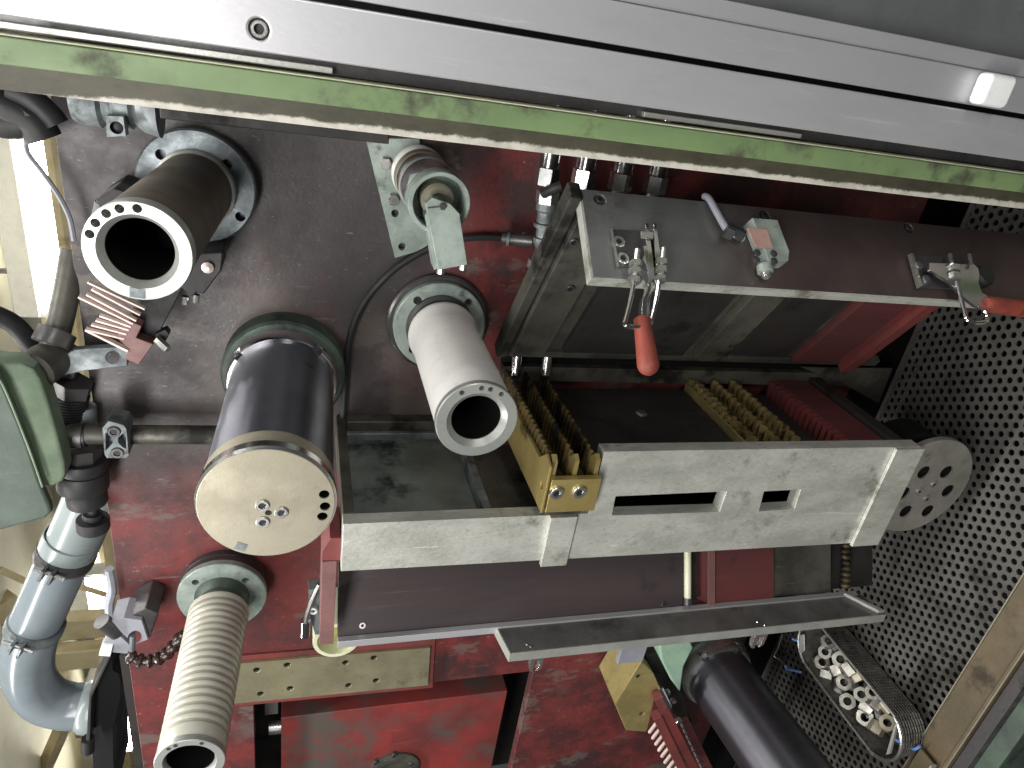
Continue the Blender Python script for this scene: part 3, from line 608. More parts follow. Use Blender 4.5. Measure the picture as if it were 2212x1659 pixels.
q = A(1385, 893, v=-.672); part(fx, 'plate_screw', MB().lathe([(.013, -.003), (.013, .001), (.009, .004)], q, (0, 1, 0), 20), 'zinc')
# --- combs: walls with teeth along w
def comb(name, label, u0, walls, vbase, vtop, w0, w1, pitch, mbase, mteeth, front=None):
    """walls: list of (u_left, u_right)"""
    ua, ub = walls[0][0], walls[-1][1]
    t = thing(name, label, 'comb', ((ua + ub) / 2, vbase, (w0 + w1) / 2), 'wire guide combs')
    part(t, 'base', MB().box(ua, ub, vbase, vbase + (vtop - vbase) * .42, w0, w1), 'brass_greasy', bevel=.001)
    part(t, 'side_face', MB().box(ua - .004, ua - .0003, vbase, vbase + (vtop - vbase) * .75, w0, w1), mbase, bevel=.0005)
    vmid = vbase + (vtop - vbase) * .42
    for a, b in walls:
        m = MB(); w = w0 + .004
        lo = vmid + (vtop - vmid) * .12
        m.box(a, b, vmid + .0003, lo, w0, w1 - .0005)
        while w < w1 - .03:
            tw = pitch * random.uniform(.42, .5); j = random.uniform(-.0015, .0008)
            m.prism([(a, lo + .0002, w), (b, lo + .0002, w), (b, vtop + j - .004, w), (a, vtop + j, w)], (0, 0, tw)); w += pitch
        part(t, 'toothed_wall', m, mteeth)
        if front:
            part(t, 'front_tooth', MB().prism([(a, lo + .0002, w1 - .028), (a, vtop - .012, w1 - .028), (a, vtop + .004, w1 - .012), (a, vtop - .004, w1 - .0005), (a, lo + .0002, w1 - .0005)], (b - a, 0, 0)), front)
    return t
bu0, bu1 = .413, .503
ct = comb('guide_comb', 'brass guide comb with three greasy toothed walls left of the fixture', bu0, [(bu0, bu0 + .010), (bu0 + .042, bu0 + .050), (bu0 + .082, bu1)], -.733, -.633, .03, .372, .0175, 'brass', 'brass_greasy', 'brass')
part(ct, 'front_block', MB().box(bu0, bu1 + .003, -.735, -.6655, .3725, .386), 'brass', bevel=.001)
part(ct, 'side_plate', MB().prism([(bu0 - .0085, -.735, .03), (bu0 - .0085, -.735, .386), (bu0 - .0085, -.638, .386), (bu0 - .0085, -.628, .36), (bu0 - .0085, -.655, .33), (bu0 - .0085, -.66, .03)], (.004, 0, 0)), 'brass', bevel=.0005,
     cut=MB().cyl((bu0 - .02, -.69, .365), (bu0 + .02, -.69, .365), .0075, 16))
for x, y in ((1202, 1064), (1251, 1062)): socket_bolt(ct, A(x, y, .387), WAX, .0125, 'zinc')
comb('guide_comb', 'brass toothed comb lying between dark plates right of the fixture middle', .856, [(.858, .882), (.918, .932), (.968, .984)], -.695, -.642, .032, .328, .0205, 'brass_dull', 'brass_teeth')
rp = thing('red_guide_plate', 'dark red plate with toothed pink edge inside the fixture', 'plate', (1.15, -.65, .15))
part(rp, 'plate', MB().box(1.098, 1.186, -.697, -.645, .033, .328), 'red_phenolic', bevel=.001)
m = MB(); w = .036
while w < .318: m.box(1.079, 1.0975, -.69, -.6452 + random.uniform(-.002, 0), w, w + .011); w += .0185
m.box(1.077, 1.0973, -.697, -.6905, .033, .328)
part(rp, 'toothed_edge', m, 'red_part')
# ================================================================== HINGED LID
Hg = np.array([0, -.572, .05]); E0 = np.array([0, -.191, .300]); LdL = nrm(E0 - Hg); PdL = np.array([0, -LdL[2], LdL[1]])
LL, PLn = np.linalg.norm(E0 - Hg), .1495
Pd = nrm((0, -.669, .743)); Ld = np.array([0, Pd[2], -Pd[1]])
lid = thing('hinged_lid', 'open hinged lid with pale front plate above the fixture', 'lid', (.85, -.57, .05))
lu0, lu1 = .400, 1.40
def lidbox(u0, u1, s0, s1, h0, h1):   # s along the lid from the hinge, h out of its underside
    m = MB(); P = [Hg + LdL * s0 + PdL * h0, Hg + LdL * s1 + PdL * h0, Hg + LdL * s1 + PdL * h1, Hg + LdL * s0 + PdL * h1]
    return m.prism([(u0, p[1], p[2]) for p in P], (u1 - u0, 0, 0))
part(lid, 'base_plate', lidbox(lu0, 1.31, .0, LL - .03, -.014, 0), 'greasy_steel', bevel=.002)
part(lid, 'side_cheek', lidbox(lu0 + .002, lu0 + .075, .012, LL - .03, .0005, .030), 'greasy_steel', bevel=.003)
part(lid, 'side_edge', lidbox(lu0 - .022, lu0 - .0005, -.005, LL + .002, -.012, .022), 'greasy_steel', bevel=.004)
part(lid, 'inner_plate', lidbox(.52, .80, .012, LL - .03, .0005, .016), 'interior_dark', bevel=.001)
part(lid, 'cross_bar', lidbox(.83, .905, .012, LL - .03, .0005, .022), 'greasy_steel', bevel=.002)
part(lid, 'inner_plate', lidbox(.925, 1.075, .012, LL - .03, .0005, .010), 'interior_dark', bevel=.001)
part(lid, 'red_lining', lidbox(1.095, 1.215, .004, LL - .03, .0005, .020), 'red_phenolic', bevel=.001)
part(lid, 'red_bar', lidbox(1.245, 1.275, -.02, LL - .03, .0005, .03), 'red_part', bevel=.001)
part(lid, 'hinge_bar', lidbox(lu0, 1.36, -.022, -.001, -.012, .008), 'greasy_steel', bevel=.002)
pp0, pn0 = E0, Ld                                     # front plate: lies at the lid's outer edge, faces along Ld
def platebox(u0, u1, s0, s1, h0, h1):
    P = [E0 + Pd * s0 + Ld * h0, E0 + Pd * s1 + Ld * h0, E0 + Pd * s1 + Ld * h1, E0 + Pd * s0 + Ld * h1]
    return MB().prism([(u0, p[1], p[2]) for p in P], (u1 - u0, 0, 0))
def Q(x, y, h=0): return A(x, y, plane=(E0 + Ld * h, Ld))
k = MB()
for x, y in ((1296, 431), (1652, 465), (1963, 492)):
    c = Q(x, y); k.cyl(c - Ld * .006, c + Ld * .01, .0098, 18)
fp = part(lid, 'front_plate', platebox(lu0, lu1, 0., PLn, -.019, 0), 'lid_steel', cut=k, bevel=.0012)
part(lid, 'bottom_edge', platebox(lu0 + .0005, lu1, PLn + .0003, PLn + .004, -.0187, -.0003), 'cast_steel')
part(lid, 'end_edge', platebox(lu0 - .0042, lu0 - .0004, .001, PLn + .0038, -.0187, -.0003), 'cast_steel')
for x, y in ((1296, 431), (1652, 465), (1963, 492)): socket_bolt(lid, Q(x, y, -.005), Ld, .0075, 'dark_steel', 'screw')
for x, y in ((1240, 522), (1232, 622)):
    c = A(x, y, plane=(Hg + PdL * .031, PdL)); socket_bolt(lid, c, PdL, .008, 'dark_steel', 'screw')
# --- toggle clamp with hanging red grip
def wire(parent, pts, h, r, m='chrome', name='wire_loop', closed=False): return part(parent, name, MB().tube([Q(x, y, hh) for (x, y), hh in zip(pts, h)], r, 8, closed, 4), m)
def slab(pts, h0, h1):
    P = [Q(x, y, h0) for x, y in pts]; return MB().prism(P, Ld * (h1 - h0))
c1c = thing('toggle_clamp', 'chrome toggle clamp whose red grip hangs down in front of the lid', 'clamp', Q(1385, 600), 'toggle clamps')
part(c1c, 'base_plate', slab(((1319, 498), (1411, 503), (1420, 577), (1332, 579)), .0006, .004), 'dark_steel', bevel=.001)  # kept dark to stand for the black shadow under the levers
part(c1c, 'base_edge', slab(((1318, 497), (1321, 497), (1335, 577), (1332, 580)), .0042, .009), 'zinc')
for x, y in ((1336, 523), (1345, 559)): socket_bolt(c1c, Q(x, y, .005), Ld, .0095, 'zinc')
for dx in (0, 17):
    part(c1c, 'side_bracket', slab(((1378 + dx, 503), (1384 + dx, 501), (1392 + dx, 560), (1398 + dx, 620), (1388 + dx, 622), (1380 + dx, 560)), .0045, .03), 'chrome', bevel=.001)
part(c1c, 'bracket_top', slab(((1382, 501), (1411, 503), (1409, 518), (1384, 516)), .0305, .034), 'zinc', bevel=.001)
def lev(pts, w_, h0, h1, name):
    m = MB(); L_ = [(x - w_, y) for x, y in pts] + [(x + w_, y) for x, y in pts[::-1]]
    return part(c1c, name, slab(L_, h0, h1), 'chrome', bevel=.0008)
lev(((1386, 540), (1392, 580), (1397, 610), (1394, 635), (1384, 655), (1382, 690)), 4, .022, .034, 'lever_arm')
lev(((1402, 545), (1410, 590), (1412, 615), (1406, 632), (1394, 650), (1392, 690)), 3, .010, .022, 'lever_arm')
def grip(parent, a, b, r0, r1):
    L_ = np.linalg.norm(b - a); prof = [(r0 * .8, 0), (r0, L_ * .03)] + [(r0 + (r1 - r0) * k, L_ * (.03 + .80 * k)) for k in (.25, .5, .75, 1)]
    for k in range(1, 8): th = k / 8 * math.pi / 2; prof.append((r1 * math.cos(th), L_ * .83 + r1 * 1.05 * math.sin(th)))
    return part(parent, 'grip', MB().lathe(prof, a, b - a, 28), 'handle_red', ang=60)
grip(c1c, Q(1386, 686, .024), Q(1403, 808, .024), .0115, .0152)
for x0, yb in ((1374, 548), (1431, 545)):
    part(c1c, 'threaded_stud', MB().cyl(Q(x0 + 3, yb - 8, .03), Q(x0 - 2, yb + 52, .03), .0042, 10), 'zinc')
    for dy in (18, 34, 54):
        part(c1c, 'nut', hexa(Q(x0 + (1 if x0 < 1400 else 0) - dy * .07, yb + dy, .03), Q(x0 - dy * .08, yb + dy + (11 if dy != 54 else 7), .03), .0098), 'zinc', ang=20)
wire(c1c, ((1371, 598), (1364, 640), (1351, 690), (1349, 698), (1354, 705), (1367, 706), (1390, 706), (1403, 700), (1409, 685), (1419, 640), (1424, 600)), (.03,) * 11, .0032)
# --- second clamp, grip pointing right
T7 = lambda x, y: (1865 + .1653 * x, 493.7 + .1653 * y)
c2c = thing('toggle_clamp', 'chrome toggle clamp with red grip lying sideways at right edge of the lid', 'clamp', Q(2040, 590), 'toggle clamps')
part(c2c, 'base_plate', slab([T7(*q) for q in ((585, 350), (1150, 380), (1180, 800), (690, 785))], .0006, .004), 'dark_steel', bevel=.001)  # dark colour again stands for the shadow beneath the clamp
part(c2c, 'base_edge', slab([T7(*q) for q in ((575, 350), (610, 345), (735, 770), (695, 790))], .0042, .011), 'zinc')
for q in ((690, 500), (790, 690)): part(c2c, 'dome_bolt', MB().lathe([(.0105, 0), (.0105, .004), (.008, .009), (.003, .011)], Q(*T7(*q), .0042), Ld, 16), 'dark_steel')
part(c2c, 'blade', slab([T7(*q) for q in ((830, 460), (1420, 485), (1475, 540), (1490, 640), (1475, 720), (1520, 850), (1615, 910), (1575, 1070), (1420, 1030), (1260, 900), (1090, 720), (950, 640), (830, 560))], .018, .023), 'chrome', bevel=.001)
part(c2c, 'buffer', MB().lathe([(.0185, .002), (.0195, .012), (.0165, .018)], Q(*T7(1505, 660), 0), Ld, 28), 'rubber')
for x, y0, y1 in ((1130, 340, 470), (1385, 345, 490)): part(c2c, 'threaded_stud', MB().cyl(Q(*T7(x, y0), .02), Q(*T7(x + 30, y1), .028), .0035, 10), 'zinc')
for q, h in (((1180, 500), .024), ((1185, 600), .024)): part(c2c, 'nut', hexa(Q(*T7(*q), h), Q(*T7(q[0] + 4, q[1] + 70), h), .0108), 'zinc', ang=20)
wire(c2c, [T7(*q) for q in ((1215, 690), (1260, 850), (1320, 1080), (1350, 1180), (1420, 1225), (1560, 1225), (1615, 1190), (1610, 1120), (1580, 1075))], (.028,) * 9, .0034)
grip(c2c, Q(*T7(1590, 985), .022), Q(*T7(2560, 1110), .022), .0135, .0158)
# --- limit switch and lead on the lid plate
ls = thing('limit_switch', 'small grey limit switch with pink face plate on the lid', 'switch', Q(1650, 540))
part(ls, 'body', slab(((1604, 489), (1659, 493), (1684, 560), (1682, 580), (1640, 584), (1632, 558)), .0006, .026), 'grey_green_steel', bevel=.0015)
part(ls, 'face_plate', slab(((1612, 493), (1656, 496), (1669, 537), (1632, 535)), .0262, .028), 'pink_label', bevel=.0005)
for x, y in ((1635, 546), (1671, 548), (1634, 561), (1672, 564)): part(ls, 'screw', MB().lathe([(.006, 0), (.006, .0012), (.003, .002)], Q(x, y, .0262), Ld, 12), 'dark_steel')
part(ls, 'plunger_seat', MB().cyl(Q(1651, 574, .014), Q(1653, 588, .014), .012, 18), 'grey_green_steel')
part(ls, 'plunger', MB().tube([Q(1653, 586, .014), Q(1654, 594, .014), Q(1654, 600, .014)], lambda f: .0075 if f < .7 else .005, 14), 'zinc')
ca = part(ls, 'cable', MB().tube([Q(x, y, h) for (x, y), h in zip(((1522, 424), (1532, 430), (1548, 458), (1566, 490), (1580, 505), (1606, 515)), (.0, .009, .012, .014, .014, .014))], .0056, 10), 'grey_plastic')
part(ca, 'gland', MB().cyl(Q(1570, 494, .014), Q(1604, 512, .014), .0105, 8), 'rubber')
part(ca, 'gland_nut', hexa(Q(1566, 500, .02), Q(1582, 508, .02), .009), 'dark_steel')
# ================================================================== LOWER CHANNEL AND SHELF
ch = thing('side_channel', 'dark brown laminated side panel with reddish end post below the fixture', 'panel', (.5, -1, .3))
pw = .29; uc0 = .074; vs_ = -1.100
sd = nrm((0, 1, -.555)); sn = nrm((0, .555, 1.)); S0 = np.array([0, vs_ + .001, pw])     # the panel leans out towards its foot
def SA(x, y, h=0): return A(x, y, plane=(S0 + sn * h, sn))
def slant(u0, u1, h0, h1, a0=0., a1=.27):
    P = [S0 + sd * a0 + sn * h0, S0 + sd * a1 + sn * h0, S0 + sd * a1 + sn * h1, S0 + sd * a0 + sn * h1]
    return MB().prism([(u0, p[1], p[2]) for p in P], (u1 - u0, 0, 0))
uu = SA(1475, 1250)[0]
part(ch, 'panel', slant(uc0, uu, -.012, 0), 'phenolic', bevel=.001)
e0, e1 = A(693, 1300, .33), A(724, 1300, .33)
part(ch, 'end_post', MB().box(e0[0], e1[0], A(700, 1393, .33)[1], A(700, 1214, .33)[1], .25, .33), 'red_brown', bevel=.001)
part(ch, 'end_cap', MB().prism(poly(((694, 1211), (737, 1211), (737, 1163), (713, 1163), (696, 1190)), .338), (0, 0, -.09)), 'red_part', bevel=.001)
socket_bolt(ch, SA(783, 1351), sn, .0062, 'white_plastic', 'screw')
socket_bolt(ch, SA(1434, 1305), sn, .0062, 'dark_steel', 'screw')
for x0, x1, m_, nm, h1 in ((1497, 1524, 'interior_dark', 'gap_filler', -.035), (1531, 1672, 'red_phenolic', 'red_panel', 0), (1674, 1800, 'greasy_steel', 'steel_panel', -.008), (1800, 1905, 'interior_dark', 'end_panel', -.03)):
    part(ch, nm, slant(SA(x0, 1250)[0], SA(x1, 1250)[0], -.05, h1), m_, bevel=.001)
r0 = SA(1486, 1245); r0 = np.array([r0[0], S0[1], S0[2]]) - sn * .002
part(ch, 'guide_rod', MB().cyl(r0 + sd * .004, r0 + sd * .26, .0085, 16), 'yellow_plastic')
part(ch, 'rod_socket', MB().cyl(r0 + sd * .003, r0 + sd * .018, .0105, 16), 'dark_steel')
part(ch, 'red_edge', slant(SA(1528, 1250)[0], SA(1541, 1250)[0], .0005, .007), 'red_brown')
bm_ = MB(); r1 = SA(1835, 1235); r1 = np.array([r1[0], S0[1], S0[2]]) - sn * .012
for i in range(18): bm_.lathe([(.009, 0), (.0125, .004), (.0125, .009), (.009, .013)], r1 + sd * (.006 + i * .0142), sd, 14)
part(ch, 'beaded_rod', bm_, 'brass_greasy')
sh = thing('lower_shelf', 'dark steel ledge with bright cut edges under the brown panel', 'shelf', (.85, -1.09, .35))
wl0, wl1, ul0, ul1 = .2895, .368, .398, 1.352
part(sh, 'ledge', MB().prism([(ul0, vs_ - .0005, wl0), (ul0 + .014, vs_ - .0005, wl1), (ul1, vs_ - .0005, wl1), (ul1 - .02, vs_ - .0005, wl0)], (0, -.022, 0)), 'ledge_steel', bevel=.0006)
part(sh, 'rear_strip', MB().box(uc0, ul1 - .03, vs_ - .014, vs_ + .0035, .2905, .304), 'aluminium', bevel=.001)
part(sh, 'front_edge', MB().box(ul0 + .0138, ul1, vs_ - .0235, vs_ + .0, wl1 + .0003, wl1 + .003), 'steel', bevel=.0005)
part(sh, 'end_edge', MB().prism([(ul0 - .004, vs_, wl0), (ul0 - .0003, vs_, wl0), (ul0 + .0136, vs_, wl1 + .003), (ul0 + .0096, vs_, wl1 + .003)], (0, -.0235, 0)), 'steel', bevel=.0005)
part(sh, 'end_stop', MB().prism([(ul1 - .07, vs_ + .0002, .30), (ul1 - .062, vs_ + .0002, .30), (ul1 - .002, vs_ + .0002, wl1 - .004), (ul1 - .02, vs_ + .0002, wl1 - .004)], (0, .008, 0)), 'cast_steel')
for x, y in ((1138, 1392), (1146, 1397), (1636, 1344), (1652, 1351)):
    q = A(x, y, v=vs_); part(sh, 'rivet', MB().lathe([(.0028, 0), (.002, .0015)], q, (0, 1, 0), 8), 'zinc')
def hook(x, y, s, label):
    a = A(x, y, .345); t = thing('steel_hook', label, 'hook', a, 'clips under the ledge')
    part(t, 'clip', MB().prism([a + np.array(q + (0,)) * s for q in ((0, .012), (.03, .012), (.03, -.028), (.022, -.036), (.018, -.034), (.022, -.026), (.022, -.004), (.010, -.004), (.010, -.036), (.004, -.036), (.0, -.02))], (0, 0, -.012)), 'zinc', bevel=.0006)
hook(1147, 1427, .95, 'small double hook under the left end of the ledge')
hook(1632, 1374, 1.15, 'small double hook under the ledge above the dark roll')
a = A(1342, 1409, .345); b = A(1388, 1429, .345)
solo('angle_clip', MB().box(a[0], b[0], b[1], a[1] + .010, .332, .345), 'grey_plastic', 'plain grey angle clip under the ledge between the two hooks', 'clip', bevel=.001)
# small air cylinder behind the end post
ac = thing('air_cylinder', 'slim chrome rod with clip tucked behind the reddish end post', 'cylinder', A(670, 1310, .2))
part(ac, 'rod', MB().tube([A(x, y, .22) for x, y in ((690, 1262), (676, 1292), (664, 1325), (660, 1345))], .0048, 10), 'zinc')
part(ac, 'cap', MB().cyl(A(660, 1340, .22), A(658, 1372, .22), .010, 16), 'chrome')
part(ac, 'bracket', MB().prism(poly(((666, 1275), (690, 1272), (692, 1370), (681, 1372), (668, 1330)), .2), (0, 0, -.03)), 'galvanised', bevel=.001)
part(ac, 'eye', MB().tube([A(677 + 7 * math.cos(i), 1320 + 5 * math.sin(i), .21) for i in np.linspace(0, 5.5, 8)], .0025, 8, True), 'white_plastic')
# plastic tube end
B = A(727, 1384, .12)
pr = thing('plastic_tube', 'pale yellow plastic tube end below the reddish end post', 'tube', B)
rr_ = np.linalg.norm(A(777, 1384, .12) - B)
part(pr, 'wall', MB().lathe([(rr_, -.118), (rr_, -.002), (rr_ - .001, 0), (rr_ * .82, 0), (rr_ * .8, -.003), (rr_ * .8, -.06)], B, WAX, 56, False, False), 'yellow_plastic')
part(pr, 'plug', MB().lathe([(rr_ * .805, -.05), (rr_ * .805, -.04)], B, WAX, 48), 'yellow_inside')
# ================================================================== DRILLED STRIP ON THE PANEL
T6 = lambda x, y: (329 + x * .2728, 1371.5 + y * .2728)
gs = thing('drilled_strip', 'worn galvanised strip with two rows of holes on the red panel', 'strip', A(720, 1455, 0))
part(gs, 'backing_plate', MB().prism(poly(((440, 1420), (940, 1378), (934, 1482), (440, 1528)), .0002), (0, 0, .006)), 'red_part', bevel=.001)
k = MB()
hp = ((827, 276), (1068, 237), (1530, 218), (1755, 180), (858, 465), (1092, 422), (1553, 398), (1772, 360))
for q in hp: c = A(*T6(*q), .014); k.cyl(c - np.array([0, 0, .02]), c + np.array([0, 0, .01]), .0082, 16)
for q in hp: c = A(*T6(*q), .0063); part(gs, 'shade_disc', MB().cyl(c, c + np.array([0, 0, .0015]), .008, 16), 'bore_shade')  # black discs put the shade of the holes into colour
part(gs, 'strip', MB().prism(poly(((445, 1434), (929, 1394), (924, 1475), (445, 1520)), .0063), (0, 0, .0085)), 'strip_metal', cut=k, bevel=.001)
# ================================================================== BRASS BLOCK AND RED COMB (lower right)
T8 = lambda x, y: (1316.6 + x * .1984, 1344 + y * .1984)      # zoom of the lower right corner
bb = thing('brass_block', 'dull brass chamfered block left of the red comb', 'block', A(1385, 1510, .1))
k = MB()
for q in ((355, 995),): c = A(*T8(*q), .15); k.cyl(c - np.array([0, 0, .02]), c + np.array([0, 0, .02]), .008, 14)
part(bb, 'block', MB().prism(poly([T8(*q) for q in ((350, 420), (480, 560), (540, 690), (500, 800), (420, 1150), (395, 1195), (180, 1180), (65, 890))], .15), (0, 0, -.13)), 'brass_dull', cut=k, bevel=.002)
socket_bolt(bb, A(*T8(305, 583), .15), WAX, .006, 'dark_steel')
socket_bolt(bb, A(*T8(355, 995), .14), WAX, .006, 'zinc')
rc = thing('red_comb', 'red double bar comb with pale fins at bottom edge beside the dark roll', 'comb', A(1470, 1600, .2))
def bar_between(p, q, w0, w1, half, dep):
    a, b = A(*p, w0), A(*q, w1); d = nrm(b - a); s_ = nrm(np.cross(d, WAX)); n_ = np.cross(s_, d)
    return MB().obox((a + b) / 2, d * np.linalg.norm(b - a) / 2, s_ * half, n_ * dep)
part(rc, 'bar', bar_between(T8(515, 790), T8(940, 1640), .17, .20, .013, .014), 'red_part', bevel=.0015)
part(rc, 'bar', bar_between(T8(505, 1000), T8(840, 1700), .18, .21, .013, .014), 'red_part', bevel=.0015)
part(rc, 'backing', bar_between(T8(700, 1050), T8(1030, 1700), .10, .13, .04, .02), 'red_phenolic', bevel=.001)
for i in range(9):
    x, y = 520 + i * 33.5, 1085 + i * 66; p, q = T8(x, y), T8(x - 88, y + 118)
    part(rc, 'fin', bar_between(p, q, .19, .19, .0036, .0035), 'fin_pale', bevel=.0008)
for i in range(10):
    q = T8(770 + i * 29, 1075 + i * 63); part(rc, 'pin', MB().lathe([(.0045, -.01), (.0045, .004)], A(*q, .16), WAX, 10), 'zinc')
pn_ = part(rc, 'chrome_pin', MB().cyl(A(*T8(550, 710), .17), A(*T8(655, 925), .19), .0085, 14), 'chrome')
for q in ((630, 750), (690, 845), (735, 1065)): hex_bolt(rc, A(*T8(*q), .15), WAX, .0075, .01)
part(rc, 'carrier', MB().prism(poly([T8(*q) for q in ((400, 380), (600, 300), (800, 800), (900, 1100), (700, 1000), (540, 690))], .11), (0, 0, -.1)), 'interior_dark', bevel=.002)
hs2 = thing('roll_bracket', 'pale green cast bracket holding the dark roll under the ledge', 'bracket', A(1450, 1430, .05))
part(hs2, 'web', MB().prism(poly(((1424, 1392), (1492, 1384), (1498, 1400), (1478, 1440), (1470, 1497), (1450, 1470), (1428, 1425)), .17), (0, 0, -.16)), 'green_pale', bevel=.006)
# ================================================================== DRILLED DISC
B = A(1995, 1053, .335); rd = .5 * np.linalg.norm(A(2089, 1053, .335) - A(1903, 1053, .335))
ds = thing('drilled_disc', 'round steel disc with six large holes at right end of the fixture', 'disc', B)
k = MB(); T6b = lambda x, y: (1444 + x * .3472, 548.6 + y * .3472)
for q in ((1590, 1360), (1730, 1358), (1740, 1475), (1615, 1600), (1478, 1603), (1465, 1490)):
    c = A(*T6b(*q), .335); k.cyl(c - np.array([0, 0, .03]), c + np.array([0, 0, .02]), .0165, 24)
part(ds, 'disc', MB().lathe([(rd, -.014), (rd, -.0015), (rd - .0015, 0), (.01, 0)], B, WAX, 80), 'disc_steel', cut=k)
for q in ((1650, 1432), (1560, 1475), (1605, 1522)): socket_bolt(ds, A(*T6b(*q), .335), WAX, .0085, 'zinc')
for q in ((1590, 1360), (1730, 1358), (1740, 1475), (1615, 1600), (1478, 1603), (1465, 1490)):
    c = A(*T6b(*q), .335); part(ds, 'hole_shade', MB().lathe([(.0163, -.004), (.0163, -.013), (.001, -.013)], c, WAX, 24, False, True), 'bore_shade')  # dark cups give the disc holes their shade by colour
part(ds, 'drum', MB().lathe([(rd * .86, -.12), (rd * .86, -.055), (rd * .8, -.05)], B, WAX, 48), 'bore_shade')  # black drum added behind the disc to keep its holes dark
part(ds, 'shaft', MB().cyl(B - np.array([0, 0, .32]), B - np.array([0, 0, .0145]), .03), 'dark_steel')
# ================================================================== HYDRAULIC FITTINGS (hanging under the flange)
labs = ('chrome hydraulic fitting with black valve lever and long stem, leftmost of four', 'chrome hydraulic fitting, second from the left under the flange', 'chrome hydraulic fitting, third from the left under the flange', 'chrome hydraulic fitting, rightmost of four under the flange')
for i, ((x, ya, yb, yc), lb) in enumerate(zip(((1192, 322, 360, 400), (1271, 330, 364, 406), (1352, 340, 372, 412), (1427, 348, 378, 418)), labs)):
    w = .10; a = A(x, ya, w); uc = a[0]; v1 = A(x, yb, w)[1]; v2 = A(x, yc, w)[1]
    t = thing('hydraulic_fitting', lb, 'fitting', (uc, v2, w), 'hydraulic fittings')
    part(t, 'sleeve', MB().cyl((uc, v1, w), (uc, -.02, w), .0185, 28), 'chrome')
    part(t, 'hex_nut', hexa((uc, v2, w), (uc, v1 - .002, w), .022), 'chrome', ang=20)
    if i:
        part(t, 'stem', MB().lathe([(.019, 0), (.021, .02), (.017, .03), (.017, .09)], (uc, v2, w), (0, -1, 0), 24), 'dark_steel')
    else:
        part(t, 'valve_lever', MB().tube([A(1175, 418, .12), A(1195, 408, .14), A(1212, 402, .145)], .009, 10), 'rubber')
        part(t, 'lower_nut', hexa(A(1184, 412, w), A(1181, 438, w), .021), 'zinc', ang=20)
        q = A(1181, 438, w); d = A(1170, 536, w) - q; Ls = np.linalg.norm(d)
        part(t, 'stem', MB().lathe([(.019, 0), (.019, Ls * .15), (.015, Ls * .2), (.015, Ls * .42), (.0195, Ls * .44), (.0195, Ls * .52), (.0135, Ls * .54), (.0135, Ls * .74), (.018, Ls * .76), (.018, Ls * .86), (.012, Ls)], q, d, 20), 'galvanised')
        part(t, 'elbow', MB().tube([A(1172, 520, w), A(1168, 545, w), A(1156, 572, .08)], .013, 12), 'dark_steel')
        part(t, 'elbow_ring', MB().cyl(A(1160, 560, .085), A(1155, 575, .08), .016, 14), 'zinc')
        part(t, 'side_union', MB().cyl(A(1085, 514, .05), A(1150, 521, .07), .012, 14), 'dark_steel')
        for x_ in (1096, 1126): part(t, 'union_ring', MB().cyl(A(x_, 515, .054), A(x_ + 6, 516, .056), .0145, 14), 'galvanised')
solo('black_cable', MB().tube([A(x, y, .012) for x, y in ((1090, 514), (1040, 512), (990, 517), (930, 535), (860, 575), (810, 622), (778, 668), (758, 720), (749, 780), (744, 850), (741, 910))], .0068, 10), 'rubber', 'black cable curving down the panel between big dark roll and white roll', 'cable')
# ================================================================== DUCT
PW = -.4
du = thing('vent_duct', 'shiny grey plastic vent pipe with elbow at lower left', 'duct', A(100, 1350, PW))
rp_ = .068
pts = [A(x, y, PW) for x, y in ((232, 1020), (184, 1112), (142, 1198), (80, 1347))]
dirp = nrm(pts[3] - pts[1]); top = pts[1] - dirp * .35
clA = pts[2]; clB = A(72, 1362, PW)
part(du, 'upper_pipe', MB().lathe([(rp_, 0), (rp_, np.linalg.norm(clA - top))], top, dirp, 56, False, False), 'pvc_light')
q0 = A(159, 1160, PW); part(du, 'socket', MB().lathe([(rp_ + .001, 0), (rp_ + .004, .002), (rp_ + .004, np.linalg.norm(clA - q0))], q0, dirp, 56, False, False), 'pvc_light')
part(du, 'lower_pipe', MB().lathe([(rp_ * .985, 0), (rp_ * .985, np.linalg.norm(clB - clA))], clA, dirp, 56, False, False), 'pvc_grey')
eb = part(du, 'elbow', MB().tube([A(x, y, PW) for x, y in ((80, 1347), (66, 1385), (59, 1428), (66, 1470), (95, 1508), (140, 1524), (186, 1526))], rp_ * 1.02, 48, sub=8), 'pvc_grey')
def pipe_clip(c, d, nm, m_):
    o = part(du, nm, MB().lathe([(rp_ * 1.01, -.02), (rp_ * 1.09, -.018), (rp_ * 1.1, .0), (rp_ * 1.09, .018), (rp_ * 1.01, .02)], c, d, 56, False, False), m_)
    x, y, z_ = frame(d); s_ = nrm(np.array([-.2, .1, 1.]) - z_ * np.dot(z_, (-.2, .1, 1.)))
    tt = np.cross(z_, s_)
    for sg in (-1, 1): part(o, 'clip_ear', MB().obox(c + s_ * rp_ * 1.2 + tt * .012 * sg, z_ * .018, s_ * .022, tt * .004), m_, bevel=.001)
    part(o, 'clip_screw', MB().cyl(c + s_ * rp_ * 1.22 - tt * .04, c + s_ * rp_ * 1.22 + tt * .04, .006, 10), 'zinc')
pipe_clip(clA, dirp, 'pipe_clip', 'dark_steel'); pipe_clip(A(76, 1352, PW), dirp, 'pipe_clip', 'galvanised')
e0, e1 = A(150, 1525, PW), A(186, 1526, PW)
part(du, 'end_flange', MB().lathe([(rp_ * 1.02, 0), (rp_ * 1.16, .012), (rp_ * 1.2, .03), (rp_ * 1.2, .05), (rp_ * 1.1, .054)], A(172, 1526, PW), e1 - e0, 56, False, True), 'pvc_light')
dm = thing('damper', 'black wedge shaped damper housing at the duct end', 'damper', A(220, 1540, PW))
